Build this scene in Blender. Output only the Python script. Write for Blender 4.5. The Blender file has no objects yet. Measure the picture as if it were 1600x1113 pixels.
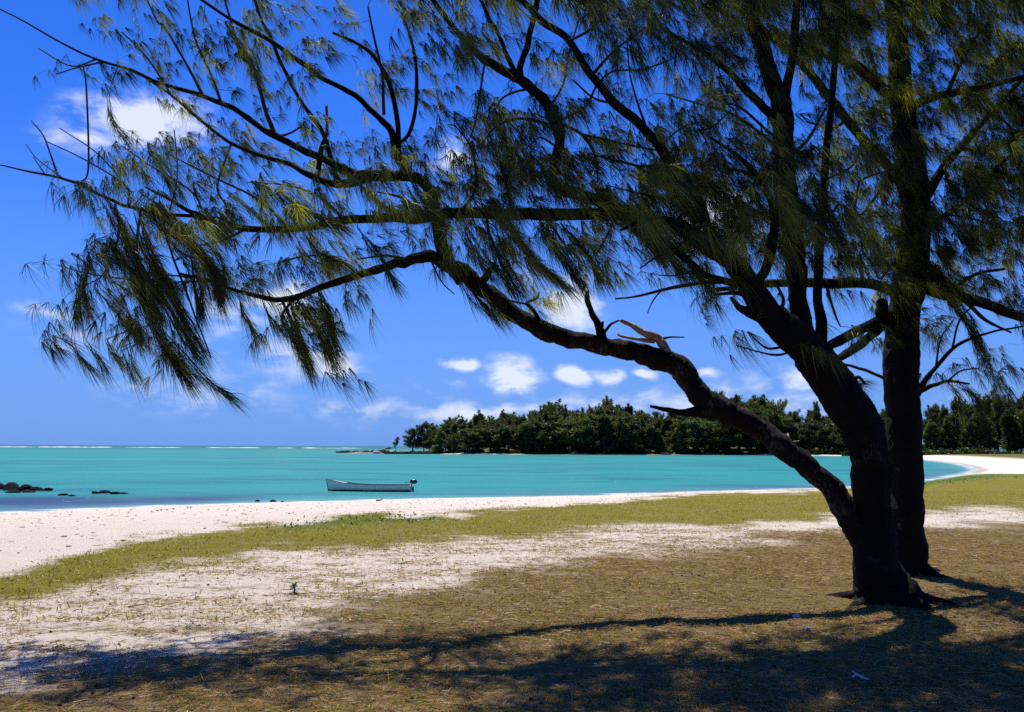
import bpy, math, random
import numpy as np
from mathutils import Vector, Matrix

rng = np.random.default_rng(11)
random.seed(5)
scene = bpy.context.scene
col = scene.collection

# ------------------------------------------------------------------ camera
CAM = np.array([0.0, 0.0, 1.6])
FPX = 1500.0
PITCH = math.atan((697.5 - 556.5) / FPX)
ROLL = math.radians(0.20)
cam_d = bpy.data.cameras.new("camera")
cam = bpy.data.objects.new("camera", cam_d)
col.objects.link(cam)
cam_d.sensor_width = 36.0
cam_d.lens = 36.0 * FPX / 1600.0
cam_d.clip_start = 0.05
cam_d.clip_end = 20000
ROT = Matrix.Rotation(math.pi / 2 + PITCH, 4, 'X') @ Matrix.Rotation(ROLL, 4, 'Z')
cam.matrix_world = Matrix.Translation(Vector(CAM)) @ ROT
scene.camera = cam
RM = np.array(ROT.to_3x3())

# ------------------------------------------------------------------ light and exposure
SUN_EL = math.radians(62)
SUN_AZ = -0.25            # from +Y towards +X
S = Vector((math.sin(SUN_AZ) * math.cos(SUN_EL), math.cos(SUN_AZ) * math.cos(SUN_EL), math.sin(SUN_EL)))
sun_d = bpy.data.lights.new("sun", 'SUN')
sun_d.energy = 5.0
sun_d.angle = math.radians(0.53)
sun_d.color = (1.0, 0.95, 0.87)
sun = bpy.data.objects.new("sun", sun_d)
sun.rotation_euler = (-S).to_track_quat('-Z', 'Y').to_euler()
sun.location = (0, 0, 60)
col.objects.link(sun)
scene.view_settings.view_transform = 'Standard'
scene.view_settings.look = 'None'
scene.view_settings.exposure = 0.5
scene.view_settings.gamma = 1.0
scene.view_settings.use_curve_mapping = False
scene.cycles.max_bounces = 6
scene.cycles.diffuse_bounces = 3
scene.cycles.transparent_max_bounces = 4
scene.cycles.use_denoising = False
scene.cycles.sample_clamp_indirect = 4.0


def ray(px, py):
    """World direction (unit forward component) through a photograph point."""
    v = np.stack([(np.asarray(px, float) - 800) / FPX, (556.5 - np.asarray(py, float)) / FPX,
                  -np.ones_like(np.asarray(px, float))], -1)
    w = v @ RM.T
    return w / w[..., 1:2]


def P(px, py, d):
    return CAM + ray(px, py) * np.asarray(d, float)[..., None]


def onz(px, py, z):
    r = ray(px, py)
    return CAM + r * ((z - CAM[2]) / r[..., 2])[..., None]


def proj(p):
    v = (np.asarray(p) - CAM) @ RM
    z = np.where(v[..., 2] > -1e-3, -1e-3, v[..., 2])
    return 800 + FPX * v[..., 0] / -z, 556.5 - FPX * v[..., 1] / -z


class NT:
    """Short helper for node trees."""
    def __init__(self, tree):
        self.t = tree
        tree.nodes.clear()

    def n(self, kind, **kw):
        nd = self.t.nodes.new(kind)
        for k, v in kw.items():
            if k.startswith('i_'):
                nd.inputs[k[2:].replace('_', ' ')].default_value = v
            else:
                setattr(nd, k, v)
        return nd

    def l(self, a, b):
        self.t.links.new(a, b)

    def put(self, sock, v):
        if isinstance(v, (int, float, tuple, list)):
            sock.default_value = v
        else:
            self.l(v, sock)

    def math(self, op, a, b=0.0, c=None, clamp=False):
        nd = self.n('ShaderNodeMath', operation=op, use_clamp=clamp)
        self.put(nd.inputs[0], a)
        self.put(nd.inputs[1], b)
        if c is not None:
            self.put(nd.inputs[2], c)
        return nd.outputs[0]

    def mix(self, f, a, b, blend='MIX'):
        nd = self.n('ShaderNodeMix', data_type='RGBA', blend_type=blend)
        self.put(nd.inputs[0], f)
        self.put(nd.inputs[6], a if not isinstance(a, tuple) or len(a) == 4 else (*a, 1))
        self.put(nd.inputs[7], b if not isinstance(b, tuple) or len(b) == 4 else (*b, 1))
        return nd.outputs[2]

    def noise(self, vec, scale, detail=4, rough=0.55, out=0, dist=0.0):
        nd = self.n('ShaderNodeTexNoise')
        nd.inputs['Scale'].default_value = scale
        nd.inputs['Detail'].default_value = detail
        nd.inputs['Roughness'].default_value = rough
        nd.inputs['Distortion'].default_value = dist
        if vec is not None:
            self.l(vec, nd.inputs['Vector'])
        return nd.outputs[out]

    def ramp(self, v, lo, hi, smooth=True):
        nd = self.n('ShaderNodeMapRange', interpolation_type='SMOOTHSTEP' if smooth else 'LINEAR', clamp=True) if smooth else \
            self.n('ShaderNodeMapRange', clamp=True)
        self.put(nd.inputs[0], v)
        nd.inputs[1].default_value = lo
        nd.inputs[2].default_value = hi
        return nd.outputs[0]

    def scale(self, vec, s):
        nd = self.n('ShaderNodeVectorMath', operation='MULTIPLY')
        self.l(vec, nd.inputs[0])
        nd.inputs[1].default_value = s
        return nd.outputs[0]


# ------------------------------------------------------------------ sky
world = bpy.data.worlds.new("World")
scene.world = world
world.use_nodes = True
w = NT(world.node_tree)
geo = w.n('ShaderNodeTexCoord').outputs['Generated']
sky = w.n('ShaderNodeTexSky', sky_type='NISHITA', sun_disc=False, sun_elevation=SUN_EL, sun_rotation=SUN_AZ,
          altitude=0, air_density=1.0, dust_density=0.15, ozone_density=3.0)
SKYK = 0.0706
hsv = w.n('ShaderNodeHueSaturation')
hsv.inputs['Saturation'].default_value = 1.35
w.l(sky.outputs[0], hsv.inputs['Color'])
tint = w.mix(1.0, hsv.outputs[0], (0.50, 0.73, 1.46, 1), 'MULTIPLY')
sep = w.n('ShaderNodeSeparateXYZ')
w.l(geo, sep.inputs[0])
elev = sep.outputs[2]
nw = w.n('ShaderNodeTexNoise')
nw.inputs['Scale'].default_value = 9
nw.inputs['Detail'].default_value = 5
w.l(geo, nw.inputs['Vector'])
wsub = w.n('ShaderNodeVectorMath', operation='SUBTRACT')
w.l(nw.outputs['Color'], wsub.inputs[0])
wsub.inputs[1].default_value = (0.5, 0.5, 0.5)
wsc = w.scale(wsub.outputs[0], (0.07, 0.07, 0.05))
wadd = w.n('ShaderNodeVectorMath', operation='ADD')
w.l(geo, wadd.inputs[0])
w.l(wsc, wadd.inputs[1])
wdir = wadd.outputs[0]
# named cumulus puffs, each at its own bearing and height over the horizon
CLOUDS = [(215, 190, 150, 62, .72), (120, 215, 90, 45, .55), (440, 480, 110, 50, .75), (905, 480, 75, 55, .85), (712, 566, 44, 16, .9),
          (790, 585, 70, 42, .8), (890, 580, 40, 20, .8), (950, 580, 50, 16, .75), (1010, 578, 40, 16, .8), (530, 578, 70, 40, .6),
          (1110, 590, 45, 14, .6), (1240, 600, 120, 55, .6), (80, 487, 60, 24, .5), (90, 540, 50, 20, .4), (660, 610, 160, 40, .35),
          (880, 625, 220, 40, .45), (310, 650, 60, 16, .3), (1120, 340, 110, 70, .7), (700, 240, 60, 40, .6), (840, 440, 90, 60, .35),
          (1480, 600, 90, 50, .3), (420, 610, 120, 40, .3),
          (310, 610, 260, 60, .42), (620, 645, 320, 50, .42), (1120, 640, 300, 66, .52), (150, 520, 170, 60, .36), (480, 560, 150, 75, .52), (370, 500, 120, 60, .5)]
blob = None
for (cx, cy, ax, ay, amp) in CLOUDS:
    c = ray(cx, cy)
    c = c / np.linalg.norm(c)
    sb = w.n('ShaderNodeVectorMath', operation='SUBTRACT')
    w.l(wdir, sb.inputs[0])
    sb.inputs[1].default_value = tuple(c)
    sc_ = w.scale(sb.outputs[0], (FPX / ax, FPX / ax, FPX / ay))
    ln = w.n('ShaderNodeVectorMath', operation='LENGTH')
    w.l(sc_, ln.inputs[0])
    m = w.math('MULTIPLY', w.math('SUBTRACT', 1.15, ln.outputs['Value'], clamp=True), amp)
    blob = m if blob is None else w.math('MAXIMUM', blob, m)
st = w.scale(geo, (1, 1, 2.2))
cn = w.noise(st, 21, 10, 0.6, dist=0.25)
cn2 = w.noise(st, 5, 5, 0.6)
gen = w.math('MULTIPLY', w.ramp(cn2, 0.52, 0.80), w.ramp(elev, 0.55, 0.02))
body = w.math('ADD', blob, w.math('MULTIPLY', gen, 0.35))
cm = w.math('ADD', body, w.math('MULTIPLY', w.math('MULTIPLY', w.math('SUBTRACT', cn, 0.5), 2.0), w.ramp(body, 0.0, 0.35)))
cm = w.math('MULTIPLY', w.ramp(cm, 0.12, 0.85), w.ramp(body, 0.02, 0.75))
cm = w.math('MINIMUM', w.math('MULTIPLY', cm, 1.15), 0.90)
hz = w.math('MULTIPLY', w.ramp(elev, 0.34, -0.03), 0.88)
cA = w.mix(hz, tint, (1.35, 3.25, 8.7, 1))
cB = w.mix(cm, cA, (8.4, 9.0, 10.2, 1))
bg = w.n('ShaderNodeBackground')
bg.inputs['Strength'].default_value = SKYK
w.l(cB, bg.inputs['Color'])
wo = w.n('ShaderNodeOutputWorld')
w.l(bg.outputs[0], wo.inputs['Surface'])


# ------------------------------------------------------------------ object helpers
def tag(o, label=None, cat=None, group=None, kind=None):
    for k, v in (('label', label), ('category', cat), ('group', group), ('kind', kind)):
        if v:
            o[k] = v
    return o


def mesh_tris(name, V, F, mat, parent=None, cols=None, smooth=False, attr='tone'):
    """V (n,3), F (m,3) or (m,4) arrays -> one linked object."""
    V = np.asarray(V, np.float32)
    F = np.asarray(F, np.int32)
    me = bpy.data.meshes.new(name)
    k = F.shape[1]
    me.vertices.add(len(V))
    me.vertices.foreach_set('co', V.ravel())
    me.loops.add(F.size)
    me.loops.foreach_set('vertex_index', F.ravel())
    me.polygons.add(len(F))
    me.polygons.foreach_set('loop_start', np.arange(0, F.size, k, dtype=np.int32))
    if smooth:
        me.polygons.foreach_set('use_smooth', np.ones(len(F), bool))
    me.update(calc_edges=True)
    if cols is not None:
        a = me.attributes.new(attr, 'FLOAT_COLOR', 'POINT')
        c4 = np.ones((len(V), 4), np.float32)
        c4[:, :cols.shape[1]] = cols
        a.data.foreach_set('color', c4.ravel())
    me.materials.append(mat)
    o = bpy.data.objects.new(name, me)
    col.objects.link(o)
    if parent is not None:
        o.parent = parent
        if parent.type == 'EMPTY' or True:
            o.matrix_parent_inverse = Matrix.Identity(4)
    return o


def empty(name, loc=(0, 0, 0)):
    o = bpy.data.objects.new(name, None)
    o.location = loc
    col.objects.link(o)
    return o


class MB:
    """Collects verts and tris."""
    def __init__(self):
        self.V, self.F, self.C, self.n = [], [], [], 0

    def add(self, V, F, C=None):
        V = np.asarray(V, float)
        self.V.append(V)
        F = np.asarray(F, int)
        if F.shape[1] == 4:
            F = np.concatenate([F[:, [0, 1, 2]], F[:, [0, 2, 3]]])
        self.F.append(F + self.n)
        if C is not None:
            self.C.append(np.broadcast_to(np.asarray(C, float), (len(V), 3)))
        self.n += len(V)

    def build(self, name, mat, parent=None, smooth=False, off=(0, 0, 0)):
        V = np.concatenate(self.V) - np.asarray(off)
        return mesh_tris(name, V, np.concatenate(self.F), mat, parent,
                         np.concatenate(self.C) if self.C else None, smooth)


def catmull(pts, per=8):
    pts = np.asarray(pts, float)
    if len(pts) < 3:
        t = np.linspace(0, 1, per + 1)[:, None]
        return pts[0] * (1 - t) + pts[-1] * t
    p = np.vstack([2 * pts[0] - pts[1], pts, 2 * pts[-1] - pts[-2]])
    out = []
    for i in range(1, len(p) - 2):
        t = np.linspace(0, 1, per, endpoint=False)[:, None]
        a, b, c, d = p[i - 1], p[i], p[i + 1], p[i + 2]
        out.append(0.5 * ((2 * b) + (c - a) * t + (2 * a - 5 * b + 4 * c - d) * t ** 2 + (3 * b - a - 3 * c + d) * t ** 3))
    out.append(pts[-1:])
    return np.vstack(out)


def frames(C):
    T = np.gradient(C, axis=0)
    T /= np.linalg.norm(T, axis=1)[:, None] + 1e-9
    U = np.zeros_like(C)
    u = np.cross(T[0], [0.31, 0.83, 0.46])
    for i in range(len(C)):
        u = u - T[i] * np.dot(u, T[i])
        u /= np.linalg.norm(u) + 1e-9
        U[i] = u
    return T, U, np.cross(T, U)


def tube(C, R, sides=6, rough=0.0, seed=0, cap=True):
    """Tapered tube with uneven bark radius along centreline C."""
    n = len(C)
    T, U, W = frames(C)
    a = np.linspace(0, 2 * np.pi, sides, endpoint=False)
    rr = np.repeat(np.asarray(R, float)[:, None], sides, 1)
    if rough:
        r_ = np.random.default_rng(seed)
        ridge = r_.normal(0, 1, sides)
        ridge2 = r_.normal(0, 1, (n, sides))
        k = np.array([.25, .5, .25])
        along = np.apply_along_axis(lambda x: np.convolve(np.pad(x, 1, mode='edge'), k, 'valid'), 0, ridge2)
        lump = np.interp(np.arange(n), np.arange(0, n + 4, 4), r_.normal(0, 1, len(np.arange(0, n + 4, 4))))
        rr = rr * (1 + rough * (0.55 * ridge[None] + 0.6 * along + 0.8 * lump[:, None]))
    V = C[:, None] + rr[..., None] * (np.cos(a)[None, :, None] * U[:, None] + np.sin(a)[None, :, None] * W[:, None])
    V = V.reshape(-1, 3)
    i = np.arange(n - 1)[:, None] * sides
    j = np.arange(sides)[None]
    j2 = (j + 1) % sides
    F = np.stack([i + j, i + j2, i + sides + j2, i + sides + j], -1).reshape(-1, 4)
    if cap:
        V = np.vstack([V, C[-1] + T[-1] * R[-1] * 0.6, C[0]])
        e, s = n * sides, n * sides + 1
        b = (n - 1) * sides
        F2 = [[b + q, b + (q + 1) % sides, e, e] for q in range(sides)]
        F3 = [[(q + 1) % sides, q, s, s] for q in range(sides)]
        tri = np.array([f[:3] for f in F2 + F3])
        F = np.concatenate([np.concatenate([F[:, [0, 1, 2]], F[:, [0, 2, 3]]]), tri])
    return V, F


def ribbons(B, D, L, Wd, droop, seed=0):
    """Curved tapered strips (3 triangles each): base B, direction D, length L, width Wd, droop vector per strip."""
    n = len(B)
    r_ = np.random.default_rng(seed)
    D = D / (np.linalg.norm(D, axis=1)[:, None] + 1e-9)
    side = np.cross(D, r_.normal(0, 1, (n, 3)))
    side /= np.linalg.norm(side, axis=1)[:, None] + 1e-9
    side *= (Wd * 0.5)[:, None]
    mid = B + D * (L * 0.5)[:, None] + droop * (L * 0.22)[:, None]
    tip = B + D * (L * 0.82)[:, None] + droop * (L * 0.85)[:, None]
    V = np.stack([B - side, B + side, mid + side * 0.8, mid - side * 0.8, tip], 1).reshape(-1, 3)
    o = (np.arange(n) * 5)[:, None]
    F = np.stack([o + np.array([0, 1, 2]), o + np.array([0, 2, 3]), o + np.array([3, 2, 4])], 1).reshape(-1, 3)
    return V, F


def vnoise(x, y, seed=0):
    """Smooth 2-D value noise in about 0..1."""
    xi, yi = np.floor(x).astype(np.int64), np.floor(y).astype(np.int64)
    fx, fy = x - xi, y - yi
    fx, fy = fx * fx * (3 - 2 * fx), fy * fy * (3 - 2 * fy)

    def h(a, b):
        n = (a * 374761393 + b * 668265263 + seed * 1442695041) & 0x7fffffff
        n = ((n ^ (n >> 13)) * 1274126177) & 0x7fffffff
        return ((n ^ (n >> 16)) & 0xffff) / 65535.0
    return (h(xi, yi) * (1 - fx) + h(xi + 1, yi) * fx) * (1 - fy) + (h(xi, yi + 1) * (1 - fx) + h(xi + 1, yi + 1) * fx) * fy


def fbm(x, y, seed=0, oct=4):
    s, a, t = 0, 1, 0
    for i in range(oct):
        s = s + a * vnoise(x * 2 ** i, y * 2 ** i, seed + i)
        t += a
        a *= 0.5
    return s / t


def sstep(x, a, b):
    t = np.clip((x - a) / (b - a), 0, 1)
    return t * t * (3 - 2 * t)


# ------------------------------------------------------------------ materials
def new_mat(name):
    m = bpy.data.materials.new(name)
    m.use_nodes = True
    return m, NT(m.node_tree)


def simple(name, c, rough=0.6, spec=0.3, metal=0.0, var=0.0, scale=20, bump=0.0):
    m, t = new_mat(name)
    b = t.n('ShaderNodeBsdfPrincipled')
    b.inputs['Roughness'].default_value = rough
    b.inputs['Specular IOR Level'].default_value = spec
    b.inputs['Metallic'].default_value = metal
    pos = t.n('ShaderNodeTexCoord').outputs['Object']
    if var:
        nz = t.noise(pos, scale, 5, 0.6)
        t.l(t.mix(nz, tuple(x * (1 - var) for x in c), tuple(min(x * (1 + var), .9) for x in c)), b.inputs['Base Color'])
    else:
        b.inputs['Base Color'].default_value = (*c, 1)
    if bump:
        bn = t.n('ShaderNodeBump')
        bn.inputs['Strength'].default_value = bump
        bn.inputs['Distance'].default_value = 0.03
        t.l(t.noise(pos, scale * 1.5, 5, 0.6), bn.inputs['Height'])
        t.l(bn.outputs[0], b.inputs['Normal'])
    o = t.n('ShaderNodeOutputMaterial')
    t.l(b.outputs[0], o.inputs[0])
    return m


def bark_mat(name, c1, c2, c3, patch=(0.62, 0.75)):
    m, t = new_mat(name)
    b = t.n('ShaderNodeBsdfPrincipled')
    b.inputs['Roughness'].default_value = 0.9
    b.inputs['Specular IOR Level'].default_value = 0.12
    pos = t.n('ShaderNodeNewGeometry').outputs['Position']
    n1 = t.noise(pos, 14, 6, 0.65, dist=0.6)
    n2 = t.noise(pos, 3.2, 4, 0.6)
    n3 = t.noise(t.scale(pos, (1, 1, 0.35)), 42, 5, 0.7)
    c = t.mix(n1, c1, c2)
    c = t.mix(t.math('MULTIPLY', t.ramp(n2, *patch), t.ramp(n3, 0.46, 0.56)), c, c3)
    t.l(c, b.inputs['Base Color'])
    bn = t.n('ShaderNodeBump')
    bn.inputs['Strength'].default_value = 1.0
    bn.inputs['Distance'].default_value = 0.05
    t.l(t.math('ADD', n3, t.math('MULTIPLY', n1, 0.8)), bn.inputs['Height'])
    t.l(bn.outputs[0], b.inputs['Normal'])
    o = t.n('ShaderNodeOutputMaterial')
    t.l(b.outputs[0], o.inputs[0])
    return m


def leaf_mat(name, trans=0.35, gain=1.0):
    """Colour from the per-needle tone attribute."""
    m, t = new_mat(name)
    a = t.n('ShaderNodeAttribute', attribute_name='tone').outputs['Color']
    d = t.n('ShaderNodeBsdfDiffuse')
    t.l(a, d.inputs[0])
    tr = t.n('ShaderNodeBsdfTranslucent')
    t.l(t.mix(1.0, a, (1.15 * gain, 1.2 * gain, 0.6 * gain, 1), 'MULTIPLY'), tr.inputs[0])
    mx = t.n('ShaderNodeMixShader')
    mx.inputs[0].default_value = trans
    t.l(d.outputs[0], mx.inputs[1])
    t.l(tr.outputs[0], mx.inputs[2])
    gl = t.n('ShaderNodeBsdfGlossy')
    gl.inputs['Roughness'].default_value = 0.45
    gl.inputs['Color'].default_value = (1, 1, 1, 1)
    m2 = t.n('ShaderNodeMixShader')
    m2.inputs[0].default_value = 0.025
    t.l(mx.outputs[0], m2.inputs[1])
    t.l(gl.outputs[0], m2.inputs[2])
    o = t.n('ShaderNodeOutputMaterial')
    t.l(m2.outputs[0], o.inputs[0])
    return m


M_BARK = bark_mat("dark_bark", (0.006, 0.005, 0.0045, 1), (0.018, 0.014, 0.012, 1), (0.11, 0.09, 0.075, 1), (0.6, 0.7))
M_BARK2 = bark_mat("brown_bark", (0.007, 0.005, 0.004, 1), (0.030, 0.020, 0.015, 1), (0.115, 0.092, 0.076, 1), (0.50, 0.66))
M_DEAD = bark_mat("bleached_wood", (0.16, 0.11, 0.085, 1), (0.80, 0.68, 0.58, 1), (0.72, 0.26, 0.06, 1), (0.40, 0.48))
M_TWIG = simple("twig_bark", (0.045, 0.033, 0.026), 0.9, 0.1, var=0.4, scale=6)
M_NEEDLE = leaf_mat("casuarina_needles", 0.50, 1.1)
M_GRASS = leaf_mat("grass_blades", 0.4)
M_CROWN = leaf_mat("far_crown", 0.45)
_t = NT.__new__(NT)
_t.t = M_CROWN.node_tree
_at = [n for n in _t.t.nodes if n.type == 'ATTRIBUTE'][0]
_rn = _t.n('ShaderNodeObjectInfo').outputs['Random']
_hs = _t.n('ShaderNodeHueSaturation')
_t.l(_t.math('ADD', 0.475, _t.math('MULTIPLY', _rn, 0.05)), _hs.inputs['Hue'])
_t.l(_t.math('ADD', 0.42, _t.math('MULTIPLY', _t.math('FRACT', _t.math('MULTIPLY', _rn, 7.3)), 0.62)), _hs.inputs['Value'])
for lk in list(_at.outputs['Color'].links):
    dst = lk.to_socket
    _t.t.links.remove(lk)
    _t.l(_hs.outputs[0], dst)
_t.l(_at.outputs['Color'], _hs.inputs['Color'])
M_FARTRUNK = simple("far_trunk", (0.03, 0.024, 0.02), 0.9, 0.1)
M_ROCK = simple("basalt", (0.007, 0.0068, 0.0078), 0.85, 0.06, var=0.6, scale=3, bump=1.0)
M_ROCKPALE = simple("pale_shore_rock", (0.42, 0.36, 0.32), 0.9, 0.2, var=0.4, scale=2, bump=0.6)
M_CORAL = simple("coral_stone", (0.62, 0.60, 0.60), 0.85, 0.2, var=0.2, scale=30, bump=0.6)
M_CONE = simple("cone_brown", (0.028, 0.018, 0.014), 0.9, 0.1)
M_FOAM = simple("surf_foam", (0.60, 0.64, 0.68), 0.9, 0.1)

# ------------------------------------------------------------------ coast
SEA = -1.3
near_px = [(-700, 868), (-300, 828), (30, 801), (150, 796), (300, 790), (450, 786), (600, 782), (750, 779), (900, 776), (1050, 770), (1200, 766), (1300, 763),
           (1400, 758), (1450, 752), (1490, 745), (1515, 740)]
far_px = [(1530, 735.5), (1520, 730), (1495, 724.5), (1460, 720.5), (1420, 717), (1370, 714.5), (1320, 713), (1260, 712.6), (1200, 712), (1120, 711.3), (1050, 711),
          (960, 711), (880, 710.6), (800, 710.5), (740, 710.2), (700, 710), (670, 709.4), (640, 709), (600, 708.8), (560, 708.6), (530, 708.4)]
pn = onz(np.array([p[0] for p in near_px]), np.array([p[1] for p in near_px]), SEA)[:, :2]
pf = onz(np.array([p[0] for p in far_px]), np.array([p[1] for p in far_px]), SEA)[:, :2]
tipn = pf[-1]
poly = np.vstack([[(-150, -60), (-90, 0)], pn, pf,
                  [tipn + (2, 9), tipn + (22, 16), tipn + (45, 40), (40, 480), (140, 560), (600, 600), (900, 300), (900, -200), (-150, -200)]])


def sdist(x, y):
    """Signed distance to the shoreline, positive on land."""
    pts = np.stack([x, y], -1)
    best = np.full(len(x), 1e9)
    inside = np.zeros(len(x), bool)
    for i in range(len(poly)):
        a, b = poly[i], poly[(i + 1) % len(poly)]
        ab = b - a
        t = np.clip(((pts - a) @ ab) / (ab @ ab), 0, 1)
        dd = pts - a - t[:, None] * ab
        best = np.minimum(best, np.einsum('ij,ij->i', dd, dd))
        cr = ((a[1] > y) != (b[1] > y))
        xx = (b[0] - a[0]) * (y - a[1]) / (b[1] - a[1] + 1e-12) + a[0]
        inside ^= cr & (x < xx)
    return np.sqrt(best) * np.where(inside, 1, -1)


NEAR_ANG = pn[:, 0] / pn[:, 1]


def land_z(x, y):
    s = sdist(x, y)
    ang = np.clip(x / np.maximum(y, 1), NEAR_ANG[0], 3)
    D = np.interp(ang, NEAR_ANG, pn[:, 1])
    t = np.clip((D - y) / (0.56 * D), 0, 1)
    zn = SEA + (0 - SEA) * (1 - (1 - t) ** 1.12)
    zf = SEA + 1.15 * (1 - (1 - np.clip(s / 24, 0, 1)) ** 1.6) + 0.25 * sstep(s, 24, 70)
    far = sstep(y - D, -4, 4)
    z = np.maximum(zn, np.where(y > D - 3, zf, -9))
    z = np.where(s < 0, SEA - np.clip(-s * 0.09, 0, 3.5), z)
    amp = sstep(s, 2, 12)
    z += amp * ((fbm(x * 0.35, y * 0.35, 3) - 0.5) * 0.09 + (fbm(x * 2.2, y * 2.2, 9, 3) - 0.5) * 0.035) * (1 - far)
    wood = sstep(y, 200, 260) * (1 - sstep(x / np.maximum(y, 1), .30, .36))
    z += wood * (sstep(s, 1, 9) * (fbm(x * 0.12, y * 0.12, 5) - 0.35) * 1.1 + sstep(s, 14, 50) * 2.6)
    return z, s


C1 = ([30, 120, 200, 300, 400, 500, 600, 720, 850, 900, 1000, 1100, 1200, 1300, 1450, 1570], [884, 868, 850, 836, 822, 812, 806, 803, 796, 789, 780, 773, 770, 766, 749, 736])
C2 = ([30, 120, 200, 300, 450, 600, 750, 900, 1100, 1300, 1450, 1570], [936, 915, 896, 876, 862, 855, 846, 832, 818, 806, 797, 790])
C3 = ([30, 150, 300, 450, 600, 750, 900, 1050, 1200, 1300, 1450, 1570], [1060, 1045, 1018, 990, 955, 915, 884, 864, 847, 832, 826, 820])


def masks(x, y, z):
    """grass, sandy patch, litter, bright green: where each ground cover grows."""
    px, py = proj(np.stack([x, y, z], -1))
    behind = y < 1.0
    n = (fbm(x * 0.9, y * 0.5, 21) - 0.5) * 2
    k = np.clip(np.hypot(x, y), 3, 60)
    c1, c2, c3 = (np.interp(px, *c) for c in (C1, C2, C3))
    w1 = np.interp(py, [740, 800, 900, 1000], [3, 8, 16, 26])
    a1 = sstep(py - c1 + n * w1 * 1.8, -w1 * 1.3, w1 * 1.3)
    a2 = sstep(py - c2 + n * w1 * 1.9, -w1 * 2.1, w1 * 2.1)
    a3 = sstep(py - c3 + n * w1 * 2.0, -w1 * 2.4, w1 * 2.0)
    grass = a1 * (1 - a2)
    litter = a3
    # the dotted strip of thin grass inside the sandy patch
    patch = a2 * (1 - a3)
    green = np.exp(-((py - c1 - 6) / 6) ** 2) * (sstep(px, 400, 470) * (1 - sstep(px, 640, 720)) * .8) + \
        np.exp(-((py - c1 - 3) / 6) ** 2) * sstep(px, 1380, 1450)
    far = y > 100
    grass = np.where(far | behind, 0, grass)
    patch = np.where(far | behind, 0, patch)
    litter = np.where(behind, 1, np.where(far, 0, litter))
    return np.stack([grass, patch, litter], -1), np.where(far | behind, 0, green)


def polar(ths, rs):
    T, R = np.meshgrid(ths, rs, indexing='ij')
    x, y = (R * np.sin(T)).ravel(), (R * np.cos(T)).ravel()
    nt, nr = len(ths), len(rs)
    i = np.arange(nt - 1)[:, None] * nr
    j = np.arange(nr - 1)[None]
    F = np.stack([i + j, i + nr + j, i + nr + j + 1, i + j + 1], -1).reshape(-1, 4)
    return x, y, F


th = np.concatenate([np.linspace(-math.pi, math.radians(-45), 40, endpoint=False),
                     np.linspace(math.radians(-45), math.radians(45), 620, endpoint=False), np.linspace(math.radians(45), math.pi, 41)])
rs = np.concatenate([[0.0, 0.8, 1.6, 2.4, 3.0, 3.6, 4.2], np.geomspace(4.7, 60, 300)[0:], np.geomspace(61, 620, 190), np.geomspace(650, 8000, 10)])
gx, gy, gF = polar(th, rs)
gz, gs = land_z(gx, gy)
mk, gr = masks(gx, gy, gz)
M_GROUND, t = new_mat("ground_sand_and_litter")
at = t.n('ShaderNodeAttribute', attribute_name='tone')
sp = t.n('ShaderNodeSeparateColor')
t.l(at.outputs['Color'], sp.inputs[0])
gA, pA, lA = sp.outputs
at2 = t.n('ShaderNodeAttribute', attribute_name='cover')
sp2 = t.n('ShaderNodeSeparateColor')
t.l(at2.outputs['Color'], sp2.inputs[0])
pos = t.n('ShaderNodeNewGeometry').outputs['Position']
nA = t.noise(t.scale(pos, (0.55, 1, 1)), 2.6, 8, 0.68)
nB = t.noise(pos, 9, 7, 0.7)
nC = t.ramp(t.noise(pos, 52, 6, 0.8), 0.30, 0.70)
nD = t.noise(pos, 0.7, 4, 0.6)
sand = t.mix(nB, (0.70, 0.58, 0.475, 1), (0.86, 0.76, 0.655, 1))
sand = t.mix(t.math('MULTIPLY', t.ramp(nC, 0.72, 1.0), 0.45), sand, (0.42, 0.34, 0.27, 1))
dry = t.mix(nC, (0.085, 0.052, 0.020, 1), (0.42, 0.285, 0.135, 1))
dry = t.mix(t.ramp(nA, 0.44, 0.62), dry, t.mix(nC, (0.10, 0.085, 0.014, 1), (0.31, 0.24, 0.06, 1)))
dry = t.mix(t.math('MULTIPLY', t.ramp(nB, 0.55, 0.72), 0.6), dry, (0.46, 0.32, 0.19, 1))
gcol = t.mix(nC, (0.125, 0.116, 0.006, 1), (0.30, 0.245, 0.018, 1))
gcol = t.mix(t.ramp(nD, 0.4, 0.7), gcol, t.mix(nB, (0.30, 0.22, 0.06, 1), (0.16, 0.155, 0.014, 1)))
gcol = t.mix(sp2.outputs[0], gcol, (0.085, 0.14, 0.018, 1))
brk = t.math('ADD', t.math('MULTIPLY', nA, 0.6), t.math('MULTIPLY', nB, 0.4))
brk = t.math('ADD', t.math('MULTIPLY', t.math('SUBTRACT', brk, 0.5), 3.2), 0.5)


def gate(amount, thr, soft, k=2.2):
    v = t.math('ADD', t.math('MULTIPLY', amount, k), t.math('SUBTRACT', brk, k * .45))
    return t.ramp(v, thr - soft, thr + soft)


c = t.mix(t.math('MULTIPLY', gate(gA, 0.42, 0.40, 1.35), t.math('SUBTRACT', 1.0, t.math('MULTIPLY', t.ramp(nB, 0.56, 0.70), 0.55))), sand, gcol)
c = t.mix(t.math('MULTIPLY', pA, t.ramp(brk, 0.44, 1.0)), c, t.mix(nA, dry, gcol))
c = t.mix(gate(lA, 0.55, 0.75), c, dry)
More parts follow.
